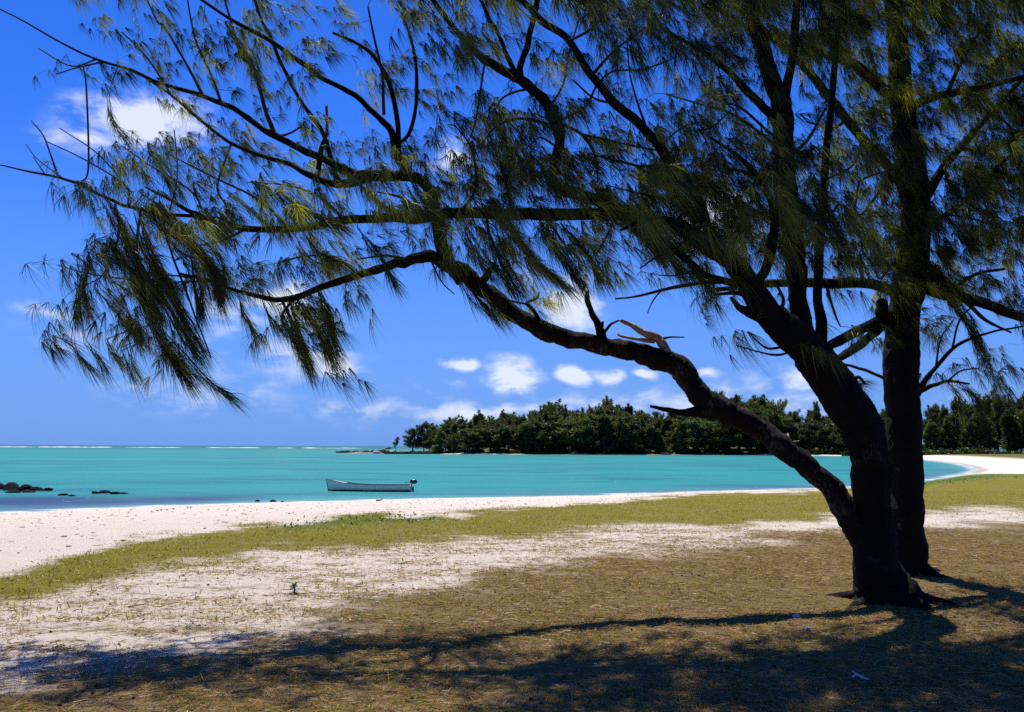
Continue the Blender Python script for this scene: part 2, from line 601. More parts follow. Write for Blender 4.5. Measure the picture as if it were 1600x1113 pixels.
# far shore: brown bank with dark weathered rock under the wood
c = t.mix(t.math('MULTIPLY', sp2.outputs[1], t.ramp(t.noise(pos, 0.16, 5, 0.7), 0.36, 0.56)), c, t.mix(nD, (0.035, 0.028, 0.022, 1), (0.17, 0.11, 0.075, 1)))
c = t.mix(sp2.outputs[2], c, t.mix(nD, (0.07, 0.085, 0.02, 1), (0.16, 0.15, 0.04, 1)))
pz = t.n('ShaderNodeSeparateXYZ')
t.l(pos, pz.inputs[0])
c = t.mix(t.math('MULTIPLY', t.ramp(pz.outputs[2], SEA + 0.13, SEA + 0.05), 0.55), c, (0.22, 0.18, 0.15, 1))
c = t.mix(1.0, c, (0.87, 0.87, 0.86, 1), 'MULTIPLY')
b = t.n('ShaderNodeBsdfPrincipled')
b.inputs['Roughness'].default_value = 0.95
b.inputs['Specular IOR Level'].default_value = 0.08
t.l(c, b.inputs['Base Color'])
bn = t.n('ShaderNodeBump')
bn.inputs['Strength'].default_value = 0.75
bn.inputs['Distance'].default_value = 0.035
t.l(t.math('ADD', nB, t.math('MULTIPLY', nC, 0.6)), bn.inputs['Height'])
t.l(bn.outputs[0], b.inputs['Normal'])
t.l(b.outputs[0], t.n('ShaderNodeOutputMaterial').inputs[0])
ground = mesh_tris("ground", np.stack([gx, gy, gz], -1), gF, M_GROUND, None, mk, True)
farl = sstep(gy, 104, 112)
sx_, _ = proj(np.stack([gx, gy, gz], -1))
beach_r = sstep(sx_, 1265, 1300)
cov = np.stack([gr, farl * (1 - beach_r), farl * sstep(gs, 9, 17)], -1)
ca = ground.data.attributes.new('cover', 'FLOAT_COLOR', 'POINT')
ca.data.foreach_set('color', np.concatenate([cov, np.ones((len(cov), 1))], 1).astype(np.float32).ravel())
tag(ground, "pale sand giving way to olive grass and brown needle litter", "ground", kind="structure")

# ------------------------------------------------------------------ sea
th = np.concatenate([np.linspace(-math.pi, math.radians(-48), 30, endpoint=False),
                     np.linspace(math.radians(-48), math.radians(48), 420, endpoint=False), np.linspace(math.radians(48), math.pi, 31)])
rs = np.concatenate([np.geomspace(20, 120, 150), np.geomspace(121, 9000, 150)])
wx, wy, wF = polar(th, rs)
ws = -sdist(wx, wy)
px_, py_ = proj(np.stack([wx, wy, np.full_like(wx, SEA)], -1))
near = np.exp(-np.clip(ws, 0, 99) / 3.0)
weed = np.where(wy < 130, (np.exp(-((ws - 5) / 5.0) ** 2) * (0.12 + 0.88 * (1 - sstep(px_, 300, 500))) + .45 * np.exp(-((ws - 1.5) / 2.5) ** 2) * sstep(px_, 850, 1000)), 0)
weed = np.maximum(weed, np.where(wy < 130, 0.9 * (1 - sstep(ws, 9, 17)) * (1 - sstep(px_, 60, 330)), 0))
deep = sstep(wy, 300, 1400)
wav = np.stack([near, weed, deep], -1)
M_SEA, t = new_mat("lagoon_water")
at = t.n('ShaderNodeAttribute', attribute_name='tone')
sp = t.n('ShaderNodeSeparateColor')
t.l(at.outputs['Color'], sp.inputs[0])
nearA, weedA, deepA = sp.outputs
pos = t.n('ShaderNodeNewGeometry').outputs['Position']
n1 = t.noise(t.scale(pos, (0.35, 1, 1)), 0.16, 6, 0.6)
n2 = t.noise(t.scale(pos, (0.5, 1, 1)), 0.9, 5, 0.6)
n3 = t.noise(t.scale(pos, (0.16, 1, 1)), 0.035, 5, 0.6)
n4 = t.noise(t.scale(pos, (0.6, 1, 1)), 3.2, 4, 0.6)
wc = t.mix(n3, (0.010, 0.165, 0.160, 1), (0.024, 0.29, 0.25, 1))
wc = t.mix(t.math('MULTIPLY', t.ramp(n1, 0.46, 0.66), 0.6), wc, (0.006, 0.085, 0.14, 1))
wc = t.mix(deepA, wc, t.mix(n3, (0.004, 0.095, 0.085, 1), (0.008, 0.15, 0.13, 1)))
wv = t.math('MULTIPLY', weedA, t.ramp(t.math('ADD', t.math('MULTIPLY', n2, .5), t.math('MULTIPLY', n1, .5)), 0.28, 0.50))
wc = t.mix(wv, wc, (0.012, 0.032, 0.095, 1))
wc = t.mix(t.math('MULTIPLY', nearA, 0.55), wc, (0.22, 0.36, 0.38, 1))
foam = t.math('MULTIPLY', t.ramp(nearA, 0.55, 0.9), t.ramp(n2, 0.42, 0.6))
cap = t.math('MULTIPLY', t.ramp(n4, 0.67, 0.72), t.ramp(n1, 0.44, 0.58))  # white flecks: small whitecaps and painted sun glints
wc = t.mix(1.0, wc, (0.90, 0.92, 0.94, 1), 'MULTIPLY')
wc = t.mix(t.math('MAXIMUM', foam, t.math('MULTIPLY', cap, 0.8)), wc, (0.7, 0.74, 0.75, 1))
bn = t.n('ShaderNodeBump')
bn.inputs['Strength'].default_value = 0.6
bn.inputs['Distance'].default_value = 0.35
t.l(t.math('ADD', t.math('MULTIPLY', n2, 0.7), t.math('MULTIPLY', n4, 0.25)), bn.inputs['Height'])
df = t.n('ShaderNodeBsdfDiffuse')
t.l(wc, df.inputs['Color'])
t.l(bn.outputs[0], df.inputs['Normal'])
gl = t.n('ShaderNodeBsdfGlossy')
gl.inputs['Roughness'].default_value = 0.2
t.l(bn.outputs[0], gl.inputs['Normal'])
fr = t.n('ShaderNodeFresnel')
fr.inputs['IOR'].default_value = 1.33
t.l(bn.outputs[0], fr.inputs['Normal'])
# a ruffled sea never turns mirror-like: wave faces tilt towards the viewer
ms = t.n('ShaderNodeMixShader')
t.l(t.math('MINIMUM', t.math('MULTIPLY', fr.outputs[0], 0.5), 0.17), ms.inputs[0])
t.l(df.outputs[0], ms.inputs[1])
t.l(gl.outputs[0], ms.inputs[2])
t.l(ms.outputs[0], t.n('ShaderNodeOutputMaterial').inputs[0])
wz = np.full_like(wx, SEA) + (fbm(wx * .25, wy * .5, 31, 2) - .5) * 0.05
sea = mesh_tris("sea_water", np.stack([wx, wy, wz], -1), wF, M_SEA, None, wav, True)
tag(sea, "turquoise lagoon with dark weed patches near the sand", "sea", kind="structure")

# surf breaking on the reef along the horizon
mb = MB()
D_R = 1100
for (x0, x1, h) in [(-60, 18, 2.2), (26, 46, 2.6), (62, 118, 3.4), (124, 168, 3.0), (206, 226, 2.2), (236, 250, 1.8), (258, 276, 2.0), (330, 352, 2.4), (362, 398, 2.6),
                    (440, 452, 1.6), (478, 500, 2.0), (516, 560, 1.6)]:
    for q in range(max(2, int((x1 - x0) / 6))):
        xx = x0 + (x1 - x0) * (q + rng.uniform(.1, .9)) / max(2, int((x1 - x0) / 6))
        c = P(xx, 697, D_R + rng.uniform(-20, 20))
        a = rng.uniform(4, 11)
        hh = h * rng.uniform(.08, .30)
        k = 7
        u = np.linspace(-1, 1, k)
        top = SEA + 0.05 + hh * (1 - u ** 2) * rng.uniform(.6, 1, k)
        V = np.vstack([np.stack([c[0] + u * a, np.full(k, c[1] - 3), np.full(k, SEA - .2)], -1), np.stack([c[0] + u * a, np.full(k, c[1]), top], -1),
                       np.stack([c[0] + u * a, np.full(k, c[1] + 3), np.full(k, SEA - .2)], -1)])
        i = np.arange(k - 1)
        mb.add(V, np.concatenate([np.stack([i, i + 1, i + k + 1, i + k], -1), np.stack([i + k, i + k + 1, i + 2 * k + 1, i + 2 * k], -1)]))
tag(mb.build("surf", M_FOAM, smooth=True), "thin white surf breaking along the reef at the horizon", "surf", kind="stuff")


# ------------------------------------------------------------------ rocks and stones
def rock_mesh(name, seed, mat, sub=2, flat=0.6):
    import bmesh
    bm = bmesh.new()
    bmesh.ops.create_icosphere(bm, subdivisions=sub, radius=1)
    r_ = np.random.default_rng(seed)
    ds = r_.normal(0, 1, (9, 3))
    ds /= np.linalg.norm(ds, axis=1)[:, None]
    hs = r_.uniform(0.62, 0.95, 9)
    for v in bm.verts:
        c = np.array(v.co)
        for d, h in zip(ds, hs):
            k = c @ d
            if k > h:
                c = c - d * (k - h) * 0.85
        c *= 1 + r_.normal(0, 0.085)
        v.co = (c[0], c[1], c[2] * flat)
    me = bpy.data.meshes.new(name)
    bm.to_mesh(me)
    bm.free()
    me.materials.append(mat)
    return me


ROCKS = [rock_mesh("basalt_rock", 40 + i, M_ROCK) for i in range(5)]
PALES = [rock_mesh("shore_rock", 60 + i, M_ROCKPALE) for i in range(2)]


def put_rock(name, me, loc, s, label, cat="rock", group=None):
    o = bpy.data.objects.new(name, me)
    o.location = loc
    o.scale = s
    o.rotation_euler = (rng.uniform(-.2, .2), rng.uniform(-.2, .2), rng.uniform(0, 6))
    col.objects.link(o)
    return tag(o, label, cat, group)


# black rocks in the shallows on the left
def wrock(px, py, wpx, hpx, label, group):
    d = onz(np.array([px]), np.array([py]), SEA)[0]
    k = d[1] / FPX
    put_rock("basalt_rock", random.choice(ROCKS), (d[0], d[1], SEA + hpx * k * 0.15), (wpx * k / 2, wpx * k / 2 * .8, hpx * k * .95), label, "rock", group)


for (x, y, a, h) in [(-6, 765, 40, 15), (18, 766, 34, 17), (38, 767, 30, 14), (56, 767, 26, 10), (74, 767, 22, 7), (46, 770, 26, 5), (20, 770, 30, 6)]:
    wrock(x, y, a, h, "black wet rock in the tumbled reef heap at the left edge of the lagoon", "black rocks of the heap at the left edge")
for (x, y, a, h) in [(150, 771.5, 16, 6), (164, 771, 22, 7), (180, 772, 22, 6), (194, 772, 16, 4)]:
    wrock(x, y, a, h, "black rock in the low ridge in the shallows between left heap and sand", "black rocks of the low ridge")
for (x, y, a, h) in [(98, 774, 18, 4), (112, 775, 14, 2.5)]:
    wrock(x, y, a, h, "small black rock barely showing between the big heap and the low ridge", "barely showing black rocks")
wrock(402, 784, 10, 5, "small rounded black rock just off the sand, left of its two neighbours", None)
wrock(427, 784.5, 14, 5.5, "middle and largest of three small black rocks just off the sand", None)
wrock(441, 785, 7, 3, "tiny black rock at right end of the three just off the sand", None)
# rocks strung out from the point
for i, px in enumerate([531, 537, 544, 552, 558, 566, 574, 583, 590, 598]):
    d = onz(np.array([px]), np.array([707.9]), SEA)[0]
    put_rock("basalt_rock", ROCKS[i % 5], (d[0], d[1] + rng.uniform(-2, 3), SEA + .1), (rng.uniform(1.6, 2.8), 2, rng.uniform(.8, 1.3) * (1 + .12 * i)),
             "dark rock in the low reef trailing off the end of the wooded point", "rock", "rocks trailing off the point")
for i, px in enumerate(list(range(606, 712, 9)) + [760, 775, 790, 830, 845, 900, 930, 1000, 1040, 1070, 1098, 1170, 1183, 1196, 1240, 1250, 1262, 1274]):
    d = onz(np.array([px]), np.array([709.6 if px < 900 else 711.0]), SEA)[0]
    put_rock("basalt_rock", ROCKS[i % 5], (d[0], d[1] + rng.uniform(0, 5), SEA + .25), (rng.uniform(1.6, 3.4), 2, rng.uniform(.8, 1.7)),
             "dark rock along the waterline below the wood across the bay", "rock", "rocks along the far waterline")
for i, px in enumerate([587, 611, 643, 658, 700, 735]):
    d = onz(np.array([px]), np.array([709.0]), SEA)[0]
    put_rock("shore_rock", PALES[i % 2], (d[0], d[1] + 2, SEA + .5), (rng.uniform(1.0, 1.6), 1.4, rng.uniform(.8, 1.6)),
             "pale rock among the dark ones at the foot of the wooded point", "rock", "pale rocks at the point")
# thin reef awash behind the point
d = P(606, 697, 900)
put_rock("reef_rock", ROCKS[1], (d[0], d[1], SEA + .3), (7.5, 3, 1.6), "thin dark reef awash near the horizon left of the small leaning tree", "reef")


# ------------------------------------------------------------------ wood across the bay
def far_tree_meshes(seed, kind):
    """Trunk and crown for a tree 1 m high (scaled on placing): 'spire', 'round' or 'open'."""
    r_ = np.random.default_rng(seed)
    tb = MB()
    n = 9
    z = np.linspace(-0.04, 0.86, n)
    lean = r_.normal(0, 0.04, 2)
    C = np.stack([lean[0] * z ** 2 * 2 + r_.normal(0, .006, n), lean[1] * z ** 2 * 2 + r_.normal(0, .006, n), z], -1)
    R = np.interp(z, [-.04, .06, .86], [.028, .020, .004])
    tb.add(*tube(C, R, 6))
    tips = []
    if kind == 'spire':
        nl, zlo = 44, 0.06
    elif kind == 'round':
        nl, zlo = 36, 0.12
    else:
        nl, zlo = 22, 0.28
    for i in range(nl):
        zz = r_.uniform(zlo, .84)
        c0 = np.array([np.interp(zz, z, C[:, 0]), np.interp(zz, z, C[:, 1]), zz])
        a = r_.uniform(0, 6.283)
        f = (zz - zlo) / (0.9 - zlo)
        if kind == 'spire':
            ln = 0.22 * (1 - 0.75 * f) * r_.uniform(.6, 1.15)
            up = 0.5
        elif kind == 'round':
            ln = 0.30 * math.sqrt(max(0.08, 1 - (2 * f - .75) ** 2 * .7)) * r_.uniform(.6, 1.1)
            up = 0.45
        else:
            ln = 0.25 * r_.uniform(.5, 1.15)
            up = 0.7
        tip = c0 + np.array([math.cos(a) * ln, math.sin(a) * ln, ln * up * r_.uniform(.4, 1.4)])
        tb.add(*tube(catmull([c0, (c0 + tip) / 2 + [0, 0, -.015], tip], 3), np.linspace(.007, .002, 7), 4))
        for q in range(3):
            tips.append((c0 + (tip - c0) * (0.45 + 0.28 * q), (0.045 if q == 2 else 0.055) * r_.uniform(.7, 1.3), f))
    for q in range(5):
        tips.append((np.array([C[-1, 0], C[-1, 1], .80 + .042 * q]) + r_.normal(0, .012, 3), .040 - .005 * q, 1))
    B, D, L, W, K = [], [], [], [], []
    for (c, rad, f) in tips:
        m = int(50 * (rad / .05))
        v = r_.normal(0, 1, (m, 3))
        v /= np.linalg.norm(v, axis=1)[:, None]
        p = c + v * rad * r_.uniform(.1, 1, (m, 1)) * [.8, .8, 1.45]
        B.append(p)
        D.append(v * .6 + [.12, 0, .85] + r_.normal(0, .3, (m, 3)))
        L.append(r_.uniform(.045, .095, m))
        W.append(r_.uniform(.009, .019, m))
        tone = r_.uniform(0, 1) * .6 + r_.uniform(0, 1, m) * .4
        K.append(np.array([.045, .070, .030])[None] * (1 - tone[:, None]) + np.array([.15, .165, .05])[None] * tone[:, None])
    B, D, L, W, K = map(np.concatenate, (B, D, L, W, K))
    V, F = ribbons(B, D, L, W, np.tile([0, 0, -.25], (len(B), 1)), seed)
    tr = tb.build("trunk", M_FARTRUNK)
    cr = mesh_tris("crown", V, F, M_CROWN, None, np.repeat(K, 5, 0))
    me = tr.data, cr.data
    bpy.data.objects.remove(tr)
    bpy.data.objects.remove(cr)
    return me


VAR = {'spire': [far_tree_meshes(s, 'spire') for s in (1, 2, 3, 4)], 'round': [far_tree_meshes(s, 'round') for s in (5, 6, 7, 8)],
       'open': [far_tree_meshes(s, 'open') for s in (9, 10, 11)]}


def far_tree(px, base_d, top_py, kind, label, group=None, wide=1.0, cat="tree", rz=None, name="casuarina_tree"):
    p = P(px, 700, base_d)
    z, s = land_z(np.array([p[0]]), np.array([p[1]]))
    z = max(z[0], SEA + .2)
    top = P(px, top_py, base_d)[2]
    h = max(top - z, 2.0)
    o = empty(name, (p[0], p[1], z))
    o.scale = (h * wide, h * wide, h)
    o.rotation_euler[2] = rng.uniform(0, 6.28) if rz is None else rz
    tag(o, label, cat, group)
    tm, cm_ = random.choice(VAR[kind])
    for nm, me in (("trunk", tm), ("crown", cm_)):
        c = bpy.data.objects.new(nm, me)
        c.parent = o
        col.objects.link(c)
    return o


SKY_X = [605, 618, 640, 665, 700, 740, 780, 820, 850, 880, 910, 945, 975, 1010, 1050, 1090, 1130, 1160, 1200, 1230, 1250, 1275, 1300, 1340, 1400, 1450, 1485, 1520, 1570, 1700, 1900]
SKY_Y = [690, 684, 668, 659, 652, 647, 644, 640, 631, 636, 633, 626, 634, 641, 640, 641, 617, 624, 619, 634, 648, 640, 648, 640, 640, 636, 623, 618, 614, 610, 610]
SHORE_X = [p[0] for p in far_px][::-1]
SHORE_D = [p[1] for p in pf][::-1]


def shore_d(px):
    o = np.argsort([p[0] for p in far_px[4:]])
    return float(np.interp(px, np.array([p[0] for p in far_px[4:]])[o], pf[4:, 1][o]))


L_FRONT = "dark green casuarina in the front row of the wood across the bay"
L_MID = "casuarina deep in the wood across the bay behind its front row"
L_BACK = "tall casuarina whose top makes the skyline of the wood across the bay"
far_tree(618, shore_d(618) + 5, 683, 'open', "lone small dark tree leaning at the tip of the wooded point", wide=0.8)
far_tree(645, shore_d(645) + 8, 664, 'round', "rounded tree with clear forked trunk leftmost in the wood", wide=1.25)
far_tree(662, shore_d(662) + 13, 659, 'round', "bushy tree directly right of the leftmost rounded tree", wide=1.05)
for px in np.arange(677, 1352, 17):
    px = px + rng.uniform(-6, 6)
    sk = float(np.interp(px, SKY_X, SKY_Y))
    far_tree(px, shore_d(px) + rng.uniform(6, 13), sk + (702 - sk) * rng.uniform(.15, .5), rng.choice(['round', 'round', 'spire']), L_FRONT, "front row of the far wood",
             wide=rng.uniform(1.4, 2.0))
for px in np.arange(680, 1352, 14):
    px = px + rng.uniform(-6, 6)
    sk = float(np.interp(px, SKY_X, SKY_Y))
    far_tree(px, shore_d(px) + rng.uniform(24, 36), sk + (700 - sk) * rng.uniform(.08, .24), rng.choice(['round', 'spire', 'spire']), L_MID, "middle rows of the far wood",
             wide=rng.uniform(1.05, 1.4))
for px in np.arange(684, 1352, 10):
    px = px + rng.uniform(-6, 6)
    sk = float(np.interp(px, SKY_X, SKY_Y))
    far_tree(px, shore_d(px) + rng.uniform(44, 62), sk + rng.uniform(-6, 10), rng.choice(['spire', 'open', 'open']), L_BACK, "skyline trees of the far wood", wide=rng.uniform(.9, 1.35))
far_tree(950, shore_d(950) + 40, 621, 'open', "tall thin topped tree poking highest from the middle of the wood", wide=.7)
far_tree(1131, shore_d(1131) + 34, 614, 'open', "ragged tree top just above the junction of the low bare limb", wide=.8)
far_tree(1203, shore_d(1203) + 34, 616, 'round', "broad high crown left of the big trunk above the sloping limb", wide=.85)
far_tree(1279, shore_d(1279) + 30, 628, 'open', "thin spiky tree close beside the left edge of the big trunk", wide=.5)
for px in np.arange(1352, 1900, 20):
    px = px + rng.uniform(-6, 6)
    sk = float(np.interp(px, SKY_X, SKY_Y))
    far_tree(px, 285 + rng.uniform(0, 8), sk + rng.uniform(14, 34), 'spire', "dark casuarina in the front of the tree line behind the curved beach", "front of the right tree line", wide=rng.uniform(1.05, 1.4))
for px in np.arange(1352, 1900, 16):
    px = px + rng.uniform(-6, 6)
    sk = float(np.interp(px, SKY_X, SKY_Y))
    far_tree(px, 305 + rng.uniform(0, 20), sk + rng.uniform(-3, 10), rng.choice(['spire', 'open']), "tall casuarina topping the tree line behind the curved beach", "tops of the right tree line", wide=rng.uniform(.8, 1.05))


def shrub_mesh(seed):
    r_ = np.random.default_rng(seed)
    m = 700
    v = r_.normal(0, 1, (m, 3))
    v /= np.linalg.norm(v, axis=1)[:, None]
    v[:, 2] = np.abs(v[:, 2])
    lump = 0.7 + 0.3 * np.sin(v[:, 0] * 5 + seed) * np.cos(v[:, 1] * 6)
    p = v * (r_.uniform(.3, 1, m) * lump)[:, None] * [1, 1, .8]
    V, F = ribbons(p, v + r_.normal(0, .5, (m, 3)), r_.uniform(.15, .3, m), r_.uniform(.06, .12, m), np.tile([0, 0, -.2], (m, 1)), seed)
    tone = r_.uniform(0, 1, m)[:, None]
    o = mesh_tris("shore_shrub", V, F, M_CROWN, None, np.repeat(np.array([[.018, .035, .010]]) * (1 - tone) + np.array([[.09, .12, .022]]) * tone, 5, 0))
    me = o.data
    bpy.data.objects.remove(o)
    return me


SHRUBS = [shrub_mesh(s) for s in (1, 2, 3)]
for px in list(np.arange(690, 1350, 13)) + list(np.arange(1450, 1600, 16)):
    px = px + rng.uniform(-8, 8)
    dd = (shore_d(px) + rng.uniform(5, 10)) if px < 1350 else 276 + rng.uniform(0, 5)
    p = P(px, 700, dd)
    z, _ = land_z(np.array([p[0]]), np.array([p[1]]))
    o = bpy.data.objects.new("shore_shrub", random.choice(SHRUBS))
    o.location = (p[0], p[1], z[0] - .1)
    k = rng.uniform(1.4, 3.6)
    o.scale = (k * 1.4, k * 1.2, k)
    o.rotation_euler[2] = rng.uniform(0, 6)
    col.objects.link(o)
    tag(o, "low green shrub growing at the foot of the distant trees", "shrub", "shrubs along the foot of the far wood")
p = P(604, 700, shore_d(604) + 4)
o = bpy.data.objects.new("shore_shrub", SHRUBS[0])
o.location = (p[0], p[1], SEA + .2)
o.scale = (3.0, 2, 1.7)
col.objects.link(o)
tag(o, "low dark green mound of shrub on the rocks left of lone tree", "shrub")

# ------------------------------------------------------------------ boat
bx = onz(np.array([578.0]), np.array([767.6]), SEA)[0]
kb = bx[1] / FPX
LB = 129 * kb
boat = empty("fishing_boat", (bx[0], bx[1], SEA))
boat.rotation_euler[2] = math.radians(-4)
tag(boat, "long pale grey open fishing boat with outboard motor, moored off the sand", "boat")
M_HULL = simple("hull_paint", (0.78, 0.70, 0.60), 0.45, 0.4, var=0.18, scale=3)
M_HULLIN = simple("hull_inside", (0.30, 0.31, 0.30), 0.6, 0.3, var=0.2, scale=4)
M_DARKBAND = simple("bottom_paint", (0.012, 0.018, 0.016), 0.6, 0.3, var=0.4, scale=6)
M_RAIL = simple("rail_wood", (0.10, 0.085, 0.075), 0.6, 0.3, var=0.3, scale=10)
M_MOTOR = simple("motor_plastic", (0.012, 0.013, 0.022), 0.35, 0.5)
M_MOTORLEG = simple("motor_leg_paint", (0.02, 0.022, 0.03), 0.4, 0.5)
M_BRACKET = simple("motor_bracket", (0.7, 0.7, 0.7), 0.4, 0.5)
M_STRIPE = simple("motor_red_stripe", (0.30, 0.03, 0.03), 0.4, 0.4)
ns = 25
u = np.linspace(0, 1, ns)                      # bow 0 -> stern 1
X = (u - .5) * LB
sheer = np.interp(u, [0, .08, .2, .32, .5, .8, 1], [17.5, 15.8, 12.8, 10.8, 9.6, 9.6, 10.3]) * kb
beam = np.interp(u, [0, .04, .12, .3, .55, .85, 1], [0.02, .16, .38, .66, .74, .66, .58])
keel = np.interp(u, [0, .06, .2, .6, 1], [-0.05, -.16, -.24, -.24, -.16])


def hullstrip(zf0, zf1, grow=1.0, lift=0.0):
    """Both sides of the hull between two height fractions (0 keel, 1 sheer)."""
    V, F = [], []
    fr = np.linspace(zf0, zf1, 6)
    for sgn in (-1, 1):
        g = []
        for f in fr:
            zz = keel + (sheer - keel) * f
            yy = sgn * beam * (1 - (1 - f) ** 2.4) ** .8 * grow
            g.append(np.stack([X - (1 - u) ** 6 * .16 * f, yy, zz + lift], -1))
        g = np.array(g)
        o0 = sum(len(v) for v in V)
        V.append(g.reshape(-1, 3))
        i = np.arange(5)[:, None] * ns
        j = np.arange(ns - 1)[None]
        q = np.stack([i + j, i + j + 1, i + ns + j + 1, i + ns + j], -1).reshape(-1, 4) + o0
        F.append(q if sgn < 0 else q[:, ::-1])
    return np.vstack(V), np.vstack(F)


def part(name, V, F, mat, parent, smooth=True):
    m_ = MB()
    m_.add(V, F)
    return m_.build(name, mat, parent, smooth)


def boxV(x0, x1, y0, y1, z0, z1, bev=0.0):
    V = np.array([[x, y, z] for z in (z0, z1) for y in (y0, y1) for x in (x0, x1)], float)
    F = np.array([[0, 2, 3, 1], [4, 5, 7, 6], [0, 1, 5, 4], [2, 6, 7, 3], [0, 4, 6, 2], [1, 3, 7, 5]])
    return V, F


V, F = hullstrip(0.0, 1.0)
hull = part("hull", V, F, M_HULL, boat)
V, F = hullstrip(0.18, 0.985, 0.93)
part("inner_hull", V, F[:, ::-1], M_HULLIN, boat)
V, F = hullstrip(0.20, 0.50, 1.012)
V[:, 2] = np.minimum(V[:, 2], 0.085)
part("bottom_band", V, F, M_DARKBAND, boat)
zt, bt = sheer[-1], beam[-1]
f = np.linspace(0, 1, 8)
yy = bt * (1 - (1 - f) ** 2.4) ** .8
zz = keel[-1] + (zt - keel[-1]) * f
V = np.vstack([np.stack([np.full(8, X[-1] + .01), -yy, zz], -1), np.stack([np.full(8, X[-1] + .01), yy, zz], -1)])
V = np.vstack([V, V - [.05, 0, 0]])
i = np.arange(7)
part("transom", V, np.concatenate([np.stack([i, i + 8, i + 9, i + 1], -1), np.stack([i + 16, i + 17, i + 25, i + 24], -1), [[7, 15, 31, 23]]]), M_HULL, boat, False)
for sgn in (-1, 1):
    C = np.stack([X - (1 - u) ** 6 * .16, sgn * beam * 1.005, sheer + .012], -1)
    v, f_ = tube(C, np.full(ns, .017), 6)
    part("gunwale", v, f_, M_RAIL, boat)
for xx in (-.55, .55, 1.55):
    j = np.argmin(abs(X - xx))
    part("thwart", *boxV(xx - .12, xx + .12, -beam[j] * .9, beam[j] * .9, sheer[j] * .66, sheer[j] * .66 + .035), M_RAIL, boat, False)
part("foredeck", np.vstack([[[X[0], 0, sheer[0] + .01]], np.stack([X[1:6], -beam[1:6], sheer[1:6] - .005], -1), np.stack([X[1:6], beam[1:6], sheer[1:6] - .005], -1)]),
     np.array([[0, 1, 6, 6]] + [[k, k + 1, k + 6, k + 5] for k in range(1, 5)])[1:], M_HULLIN, boat, False)
part("stem_post", *tube(np.array([[X[0] - .17, 0, sheer[0] + .07], [X[0] - .14, 0, sheer[0] * .7], [X[0] - .03, 0, 0], [X[2], 0, -.15]]), np.array([.035, .03, .03, .03]), 6), M_RAIL, boat)
xm = X[-1] + .10
mot = part("outboard_motor", *tube(np.array([[xm - .01, 0, .30], [xm + .03, 0, .05], [xm + .07, 0, -.22]]), np.array([.075, .06, .05]), 8), M_MOTORLEG, boat)
cw = MB()
prof = [(0.0, .10, .09), (.05, .17, .13), (.14, .19, .145), (.22, .175, .13), (.27, .10, .08)]
a = np.linspace(0, 2 * np.pi, 14, endpoint=False)
V = np.vstack([np.stack([xm + .05 + rx * np.cos(a) * 1.25, ry * np.sin(a), np.full(14, zt + .06 + h)], -1) for h, rx, ry in prof] + [[[xm + .05, 0, zt + .06]], [[xm + .05, 0, zt + .345]]])
F = np.concatenate([np.stack([i * 14 + np.arange(14), i * 14 + (np.arange(14) + 1) % 14, (i + 1) * 14 + (np.arange(14) + 1) % 14, (i + 1) * 14 + np.arange(14)], -1) for i in range(4)])
cw.add(V, F)
cw.F.append(np.array([[56 + q, 56 + (q + 1) % 14, 71] for q in range(14)] + [[(q + 1) % 14, q, 70] for q in range(14)]))
cw.build("cowl", M_MOTOR, mot, True)
part("bracket", *boxV(X[-1] + .012, X[-1] + .075, -.10, .10, .12, zt + .05), M_BRACKET, mot, False)
part("tiller", *tube(np.array([[xm - .05, 0, zt + .12], [xm - .3, .02, zt + .15], [xm - .5, .03, zt + .13]]), np.array([.022, .018, .022]), 6), M_MOTOR, mot)
part("cowl_stripe", *boxV(xm + .02, xm + .2, -.152, .152, zt + .185, zt + .215), M_STRIPE, mot, False)
a = np.linspace(0, 2 * np.pi, 9)[:-1]
pv, pf_ = [], []
for q in range(3):
    an = q * 2.094
    pv += [[xm + .1, 0, -.24], [xm + .12, .1 * math.cos(an - .4), -.24 + .1 * math.sin(an - .4)], [xm + .08, .1 * math.cos(an + .4), -.24 + .1 * math.sin(an + .4)]]
    pf_.append([q * 3, q * 3 + 1, q * 3 + 2])
part("propeller", np.array(pv), np.array(pf_), M_BRACKET, mot, False)

# ------------------------------------------------------------------ the two casuarinas: skeletons
BR = []          # dicts in order


def br(key, parent, name, pts, dd=0.0, d0=None, mat='bark', rough=.06, foliage=True):
    BR.append(dict(key=key, parent=parent, name=name, pts=np.array(pts, float), dd=dd, d0=d0, mat=mat, rough=rough, foliage=foliage))


# front tree
br('T', None, 'trunk', [(1388, 954, 60), (1383, 935, 47), (1372, 895, 34.5), (1365, 840, 30.5), (1361, 790, 28.5), (1360, 730, 28.5), (1354, 690, 31), (1331, 640, 32), (1285, 577, 29), (1250, 535, 27),
                        (1208, 497, 23), (1177, 455, 19), (1150, 415, 17)], -0.9, 10.3, rough=.05, foliage=False)
br('LO', 'T', 'limb', [(1362, 880, 20), (1340, 830, 21), (1320, 795, 20), (1290, 755, 17.5), (1255, 722, 17), (1215, 690, 17), (1173, 662, 17), (1130, 642, 19), (1100, 625, 19), (1080, 600, 18),
                       (1060, 572, 19), (1020, 560, 17), (970, 545, 15), (930, 537, 14), (880, 527, 14), (840, 512, 14), (800, 487, 13.5), (765, 460, 13), (735, 435, 13), (705, 418, 12), (672, 402, 10),
                       (640, 408, 8), (610, 418, 7), (560, 430, 6), (500, 450, 5), (460, 466, 5), (420, 467, 4), (370, 455, 3), (330, 440, 2.5), (280, 428, 2)], 0.5, mat='brown', rough=.07)
